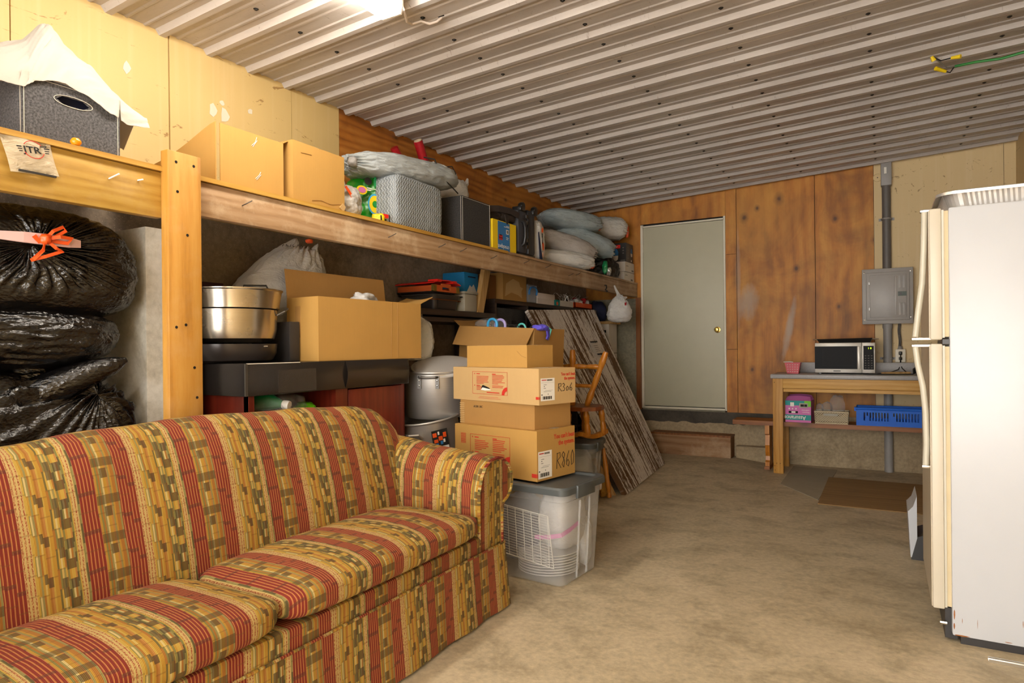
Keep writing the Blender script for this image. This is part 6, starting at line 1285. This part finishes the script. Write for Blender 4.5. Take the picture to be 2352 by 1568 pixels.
dr = box('panel_door', PX0 + .066, PX1 - .055, py - .030, py - .022, PZ0 + .062, PZ1 - .062, 'panel_grey', t, bev=.003)
for x0, x1, z0, z1 in ((.085, .105, PZ0 + .08, PZ1 - .08), (.118, .138, PZ1 - .19, PZ1 - .075), (.150, .172, PZ1 - .19, PZ1 - .075), (.118, .138, PZ0 + .08, PZ0 + .195), (.150, .172, PZ0 + .08, PZ0 + .195)): box('embossed_rib', x0, x1, py - .0335, py - .030, z0, z1, 'panel_grey', dr, bev=.0015)
box('latch_plate', .112, .182, py - .034, py - .030, PZ1 - .265, PZ1 - .225, flat('latch_green', '#4d5a50', .5), dr); box('latch', .122, .142, py - .040, py - .034, PZ1 - .255, PZ1 - .236, 'charcoal', dr)
for z in (PZ0 + .13, PZ1 - .15): box('hinge', PX0 + .056, PX0 + .066, py - .034, py - .022, z, z + .025, 'steel_dark', dr)
for x, z in ((PX0 + .02, PZ0 + .04), (PX1 - .02, PZ0 + .06), (PX1 - .02, PZ1 - .035), (PX0 + .02, PZ1 - .035)): G().lathe([(.0001, .003), (.006, .002), (.007, 0)], (x, py - .010, z), 8, Matrix.Rotation(math.pi / 2, 4, 'X')).mk('screw', 'chrome', t)
t = thing('wall_outlet', 'cream outlet box with a flexible conduit below the breaker panel', 'outlet', (.129, 7.16, 1.037)); box('cover_plate', .087, .171, YB - .062, YB - .006, 1.040, 1.162, 'outlet', t, bev=.005)
for z in (1.075, 1.125): box('socket', .112, .146, YB - .066, YB - .061, z - .016, z + .016, 'box_white', t, bev=.004)
G().tube([(.128, YB - .035, 1.16), (.128, YB - .035, 1.19)], [.024, .017], 14).mk('connector', 'conduit', t, smooth=True)
n = 60; G().tube([(.124 + .004 * math.sin(k / 9), YB - .035, 1.185 + .22 * k / n) for k in range(n + 1)], [.0135 if k % 2 else .0115 for k in range(n + 1)], 12).mk('flexible_conduit', 'conduit_dark', t)
box('plug', .116, .142, YB - .095, YB - .064, 1.108, 1.142, 'black_plastic', t, bev=.006); box('plug', .116, .142, YB - .09, YB - .064, 1.062, 1.088, 'black_plastic', t, bev=.006)
t = thing('wall_cover', 'small round painted cover high on the back wall beside the conduit', 'cover', (-.045, 7.19, 2.80)); G().lathe([(.0001, .006), (.036, .005), (.04, 0)], (-.045, YB - .005, 2.81), 24, Matrix.Rotation(math.pi / 2, 4, 'X')).mk('disc', 'cream_back', t, smooth=True); G().lathe([(.0001, .009), (.005, .008), (.006, .005)], (-.045, YB - .005, 2.81), 8, Matrix.Rotation(math.pi / 2, 4, 'X')).mk('screw', 'screw', t)

# ================================================================== on the work table
t = thing('microwave_oven', 'silver and black microwave oven on the grey worktop', 'microwave', (-.32, 6.92, TZ)); MX0, MX1, MY, MZ0, MZ1 = -.570, -.075, 6.745, TZ + .012, TZ + .290
box('case', MX0, MX1, MY + .03, MY + .325, MZ0, MZ1, 'micro_silver', t, bev=.006); dr = box('door', MX0, MX0 + .388, MY, MY + .03, MZ0, MZ1, 'micro_silver', t, bev=.004); box('door_glass', MX0 - .001, MX0 + .355, MY - .003, MY + .01, MZ0 + .036, MZ1 - .032, 'glass_dark', dr); box('window', MX0 + .06, MX0 + .315, MY - .005, MY - .003, MZ0 + .062, MZ1 - .05, 'micro_window', dr); box('handle', MX0 + .352, MX0 + .378, MY - .022, MY + .0, MZ0 + .036, MZ1 - .034, 'micro_silver', dr, bev=.006)
box('brand_strip', MX0 + .155, MX0 + .215, MY - .0008, MY, MZ0 + .014, MZ0 + .021, 'ink', dr)
cp = box('control_panel', MX0 + .391, MX1, MY, MY + .03, MZ0, MZ1, 'micro_silver', t, bev=.004); box('keypad', MX0 + .402, MX1 - .010, MY - .002, MY, MZ0 + .032, MZ1 - .030, 'micro_window', cp); text('1 0', .024, 'led_green', cp, plane_M((MX0 + .437, MY - .0025, MZ1 - .060), (1, 0, 0), (0, 0, 1)), name='clock_digits')
for r_ in range(6):
    for c_ in range(3): box('key', MX0 + .412 + .025 * c_, MX0 + .424 + .025 * c_, MY - .0032, MY - .002, MZ0 + .045 + .022 * r_, MZ0 + .050 + .022 * r_, 'grey_ink', cp)
for x in (MX0 + .03, MX1 - .05):
    for y in (MY + .04, MY + .29): box('foot', x, x + .02, y, y + .02, TZ, MZ0, 'black_plastic', t)
t = thing('griddle_pan', 'black griddle pan with metal handles lying on the microwave', 'pan', (-.33, 6.90, MZ1)); z = MZ1 + .001
g = G(); x0, x1, y0, y1 = -.555, -.095, 6.77, 7.04
g.add([(x0 + .02, y0 + .02, z), (x1 - .02, y0 + .02, z), (x1 - .02, y1 - .02, z), (x0 + .02, y1 - .02, z), (x0, y0, z + .035), (x1, y0, z + .042), (x1, y1, z + .042), (x0, y1, z + .035), (x0 + .012, y0 + .012, z + .033), (x1 - .012, y0 + .012, z + .040), (x1 - .012, y1 - .012, z + .040), (x0 + .012, y1 - .012, z + .033), (x0 + .028, y0 + .028, z + .006), (x1 - .028, y0 + .028, z + .006), (x1 - .028, y1 - .028, z + .006), (x0 + .028, y1 - .028, z + .006)], [(0, 3, 2, 1)] + [(a, (a + 1) % 4, 4 + (a + 1) % 4, 4 + a) for a in range(4)] + [(4 + a, 4 + (a + 1) % 4, 8 + (a + 1) % 4, 8 + a) for a in range(4)] + [(8 + a, 8 + (a + 1) % 4, 12 + (a + 1) % 4, 12 + a) for a in range(4)] + [(12, 13, 14, 15)])
g.mk('body', 'black_plastic', t)
for (a, b) in ((x0, x0 - .035), (x1, x1 + .045)): G().tube([(a, 6.87, z + .03), (b, 6.875, z + .033), (b, 6.935, z + .033), (a, 6.94, z + .03)], .006, 8).mk('handle', 'chrome', t, smooth=True)
t = thing('pink_basket', 'small pink plastic basket with pale dots at the left end of the worktop', 'basket', (-.765, 6.80, TZ)); bx0, bx1, by0, by1 = -.815, -.715, 6.75, 6.85
def wall4(name, x0, x1, y0, y1, X0, X1, Y0, Y1, z0, z1, mat, t, th=.003):
    L0 = [Vector(p) for p in ((x0, y0, z0), (x1, y0, z0), (x1, y1, z0), (x0, y1, z0))]; L1 = [Vector(p) for p in ((X0, Y0, z1), (X1, Y0, z1), (X1, Y1, z1), (X0, Y1, z1))]; c0 = sum(L0, Vector()) / 4; c1 = sum(L1, Vector()) / 4
    I0 = [p + (c0 - p).normalized() * th * 1.4 + Vector((0, 0, th)) for p in L0]; I1 = [p + (c1 - p).normalized() * th * 1.4 for p in L1]; v = L0 + L1 + I1 + I0; f = [(0, 3, 2, 1), (12, 13, 14, 15)]
    for a in range(4):
        b = (a + 1) % 4; f += [(a, b, 4 + b, 4 + a), (4 + a, 4 + b, 8 + b, 8 + a), (8 + a, 8 + b, 12 + b, 12 + a)]
    return mk(name, v, f, mat, t)
wall4('body', bx0, bx1, by0, by1, bx0 - .02, bx1 + .018, by0 - .015, by1 + .015, TZ + .001, TZ + .105, 'pink_plastic', t)
for r_ in range(4):
    for c_ in range(5):
        zz = TZ + .02 + .022 * r_; k = (zz - TZ) / .105; G().lathe([(.0001, .002), (.005, .0015), (.0055, 0)], (bx0 + .012 + .019 * c_ + .004 * k * (c_ - 2), by0 - .015 * k, zz), 8, Matrix.Rotation(math.pi / 2, 4, 'X')).mk('dot', 'skin_pink', t)
G().tube([(bx0 - .03, by0 - .015, TZ + .112), (bx0 + .03, by0 - .016, TZ + .114), (bx0 + .055, by0 - .015, TZ + .110)], .005, 6).mk('clip', 'box_white', t)
t = thing('power_cord', 'black power cord looped across the worktop below the outlet', 'cord', (.05, 6.85, TZ)); g = G(); g.tube([(.129, YB - .096, 1.12), (.128, YB - .11, 1.07), (.122, YB - .11, 1.00), (.11, YB - .15, .975), (.05, 6.90, .955), (-.03, 6.80, .945), (-.06, 6.72, .944), (.0, 6.66, .944), (.10, 6.67, .944), (.17, 6.74, .944), (.22, 6.78, .944)], .004, 6); g.tube([(.129, YB - .091, 1.07), (.132, YB - .11, 1.01), (.14, YB - .13, .985), (.17, 6.98, .955), (.155, 6.95, .945)], .004, 6); g.tube([(-.17, 6.70, .944), (-.10, 6.66, .944), (-.02, 6.70, .944), (.08, 6.72, .944)], .004, 6); g.mk('cable', 'ink', t, smooth=True)
o = G().tube([(-.03, 6.80, .949), (.08, 6.81, .951), (.20, 6.82, .951)], [.008, .012, .012], 10).mk('wooden_spatula', 'lath_wood', None, smooth=True); tag(o, 'pale wooden stick lying on the worktop near the cord', 'stick')
t = thing('electric_skillet', 'black electric skillet half hidden behind the refrigerator on the worktop', 'skillet', (.33, 6.82, TZ)); G().lathe([(.0001, .0), (.12, 0), (.145, .02), (.15, .05), (.144, .05), (.135, .02), (.0001, .01)], (.37, 6.82, TZ + .003), 32).mk('pan', 'black_plastic', t, smooth=35); G().tube([(.225, 6.78, TZ + .01), (.222, 6.77, TZ + .05), (.25, 6.76, TZ + .075), (.30, 6.76, TZ + .08)], .009, 8).mk('handle', 'black_plastic', t, smooth=True)

# ================================================================== on the bench under the table
t = carton('upside-down teal and pink underwear carton at the left end of the bench', -.605, 6.705, BZ + .001, -2, .225, .22, .205, 'pinkbox', [('f', .07, -60), ('b', .07, -50)], 'underwear_carton'); w, h = .225, .205; Ff = face_f(w, .22, h)
rects('teal_band', 'teal', t, Ff, [(0, w, .022, .072), (0, w, .160, h)], world=False); rects('lime_panel', 'limebox', t, Ff, [(.168, w, .150, h)], .0009, world=False); rects('product_picture', 'tub', t, Ff, [(.125, .20, .138, .183)], .0014, world=False); rects('product_picture', 'ink', t, Ff, [(.135, .165, .150, .172), (.168, .192, .150, .172)], .0018, world=False)
text('Assurance', .052, 'paper', t, plane_M((-.045, -.0022, .060), (-1, 0, 0), (0, 0, -1)), world=False, sx=.86, bold=.0006); text("Women's", .016, 'paper', t, plane_M((-.012, -.002, .101), (-1, 0, 0), (0, 0, -1)), world=False); text('underwear', .016, 'paper', t, plane_M((-.012, -.002, .121), (-1, 0, 0), (0, 0, -1)), world=False)
rects('hand_slot', 'dark_gap', t, Ff, [(.030, .112, .086, .106)], .0012, world=False); rects('white_print', 'paper', t, Ff, [(.045, .078, .150, .188), (.055, .09, .088, .104), (.03, .042, .122, .134), (.06, .07, .122, .134), (.09, .10, .122, .134)], .0016, world=False)
t = thing('lattice_basket', 'beige lattice plastic basket on the bench full of clear wrappers', 'basket', (-.435, 6.76, BZ)); x0, x1, y0, y1, z0, z1 = -.568, -.298, 6.695, 6.86, BZ + .001, BZ + .118
box('base', x0, x1, y0, y1, z0, z0 + .006, 'beige_plastic', t)
def lattice(M, L, Hh, hole=None):
    g = G(); st = .0205; th = .0032; k = -int(Hh / st) - 1
    while k * st < L:
        for s in (1, -1):
            a = k * st if s == 1 else k * st + Hh; P = []
            x_a, x_b = (a, a + Hh * s); lo_, hi_ = 0.0, Hh
            # clip to 0..L
            def at(z): return a + s * z
            zs = sorted([z for z in (0.0, Hh, (0 - a) / s, (L - a) / s) if -1e-6 <= z <= Hh + 1e-6 and -1e-6 <= at(z) <= L + 1e-6])
            if len(zs) >= 2 and zs[-1] - zs[0] > .004:
                p, q = Vector((at(zs[0]), zs[0], 0)), Vector((at(zs[-1]), zs[-1], 0)); g.tube([M @ p, M @ q], th, 4, caps=False)
        k += 1
    return g
Lw = x1 - x0; g = lattice(plane_M((x0, y0, z0), (1, 0, 0), (0, -.06, 1)), Lw, .105); g2 = lattice(plane_M((x1, y0, z0), (0, 1, 0), (.06, 0, 1)), y1 - y0, .105); g3 = lattice(plane_M((x0, y1, z0), (1, 0, 0), (0, .06, 1)), Lw, .105); g4 = lattice(plane_M((x0, y0, z0), (0, 1, 0), (-.06, 0, 1)), y1 - y0, .105)
for q in (g, g2, g3, g4): q.mk('lattice_wall', 'beige_plastic', t)
wall4('rim', x0 - .006, x1 + .006, y0 - .006, y1 + .006, x0 - .009, x1 + .009, y0 - .009, y1 + .009, z1 - .018, z1, 'beige_plastic', t) if False else None
G().tube([(x0 - .006, y0 - .007, z1 - .006), (x1 + .006, y0 - .007, z1 - .006), (x1 + .006, y1 + .007, z1 - .006), (x0 - .006, y1 + .007, z1 - .006)], .007, 6, closed=True).mk('rim', 'beige_plastic', t); G().tube([(x0, y0, z0 + .006), (x1, y0, z0 + .006), (x1, y1, z0 + .006), (x0, y1, z0 + .006)], .006, 6, closed=True).mk('foot_rim', 'beige_plastic', t); box('hand_grip', x0 + .07, x1 - .08, y0 - .010, y0 - .002, z1 - .042, z1 - .022, 'tub', t)
for i, (c, s, lab) in enumerate((((-.385, 6.77, BZ + .165), (.060, .045, .095), 'tall crumpled clear wrapper standing in the lattice basket'), ((-.475, 6.78, BZ + .135), (.045, .04, .06), 'middle crumpled clear wrapper in the lattice basket'), ((-.535, 6.77, BZ + .125), (.03, .04, .055), 'small crumpled clear wrapper at the left of the lattice basket'))):
    o = bag('clear_wrapper', 'film', None, c, s, amp=.18, seed=131 + i, pole=(.2, 0, 1), pleat=.15, pn=9, nu=44, nv=28); tag(o, lab, 'wrapper', 'clear wrappers in the lattice basket')
t = thing('blue_crate', 'bright blue slotted plastic crate on the bench under the worktop', 'crate', (.04, 6.82, BZ)); x0, x1, y0, y1, z0, z1 = -.225, .36, 6.695, 6.96, BZ + .001, BZ + .165
box('base', x0, x1, y0, y1, z0, z0 + .008, 'blue_plastic', t, bev=.002)
def slotted(name, ax_, fixed, a0, a1):
    g = G()
    def bx_(u0, u1, za, zb, e=.004):
        if ax_ == 'x': g.box(u0, u1, fixed - e, fixed + e, za, zb)
        else: g.box(fixed - e, fixed + e, u0, u1, za, zb)
    bx_(a0, a1, z0, z0 + .045); bx_(a0, a1, z1 - .045, z1 - .02); u = a0; bx_(a0, a0 + .055, z0 + .045, z1 - .045, .004); u = a0 + .067; k = 0
    while u < a1 - .012:
        wd = .011 if (k % 9) != 8 else .035; bx_(u, min(u + wd, a1), z0 + .045, z1 - .045); u += wd + .012; k += 1
    g.mk(name, 'blue_plastic', t)
slotted('slotted_wall', 'x', y0, x0, x1); slotted('slotted_wall', 'x', y1, x0, x1); slotted('slotted_wall', 'y', x0, y0, y1); slotted('slotted_wall', 'y', x1, y0, y1)
G().tube([(x0 - .006, y0 - .006, z1 - .012), (x1, y0 - .006, z1 - .012), (x1, y1 + .006, z1 - .012), (x0 - .006, y1 + .006, z1 - .012)], .011, 8, closed=True).mk('rim', 'blue_plastic', t, smooth=True)
for x in (x0 + .075, x0 + .28): box('corner_rib', x - .008, x + .016, y0 - .012, y0 - .003, z0, z0 + .09, 'charcoal' if False else 'blue_plastic', t)
G().box(x0 - .02, x0, y0 - .004, y0 + .05, z1 - .035, z1 - .002).mk('lug', 'blue_plastic', t)

# ================================================================== floor bits
o = box('floor_panel', -.452, .34, 5.46, 6.58, .0005, .008, 'floor_ply', None); tag(o, 'thin brown plywood sheet lying on the concrete in front of the work table', 'panel')
o = G().prism([(-.80, 6.10, .0006), (-.46, 5.60, .0006), (-.405, 7.02, .0006), (-.80, 7.04, .0006)], (0, 0, .004)).mk('floor_mat', 'mat_grey', None); tag(o, 'thin grey mat on the floor between table leg and plywood sheet', 'mat')
t = thing('metal_strip', 'shiny metal channel lying on the floor at the foot of the refrigerator', 'strip', (.55, 3.07, 0)); box('web', .335, .80, 3.055, 3.085, .0005, .004, 'chrome', t); box('flange', .335, .80, 3.055, 3.058, .004, .012, 'chrome', t); box('flange', .335, .80, 3.082, 3.085, .004, .012, 'chrome', t)
t = thing('cover_panel', 'white enamel cover panel with a dark base behind the refrigerator foot', 'panel', (.13, 4.30, 0)); G().prism([(.118, 4.31, .01), (.150, 4.31, .03), (.150, 4.31, .36), (.132, 4.31, .30), (.112, 4.31, .275), (.106, 4.31, .27)], (0, .30, 0)).mk('panel', 'fridge_white', t); G().prism([(.12, 4.305, 0), (.20, 4.305, 0), (.20, 4.305, .15), (.152, 4.305, .13)], (0, .25, 0)).mk('dark_base', 'charcoal', t)
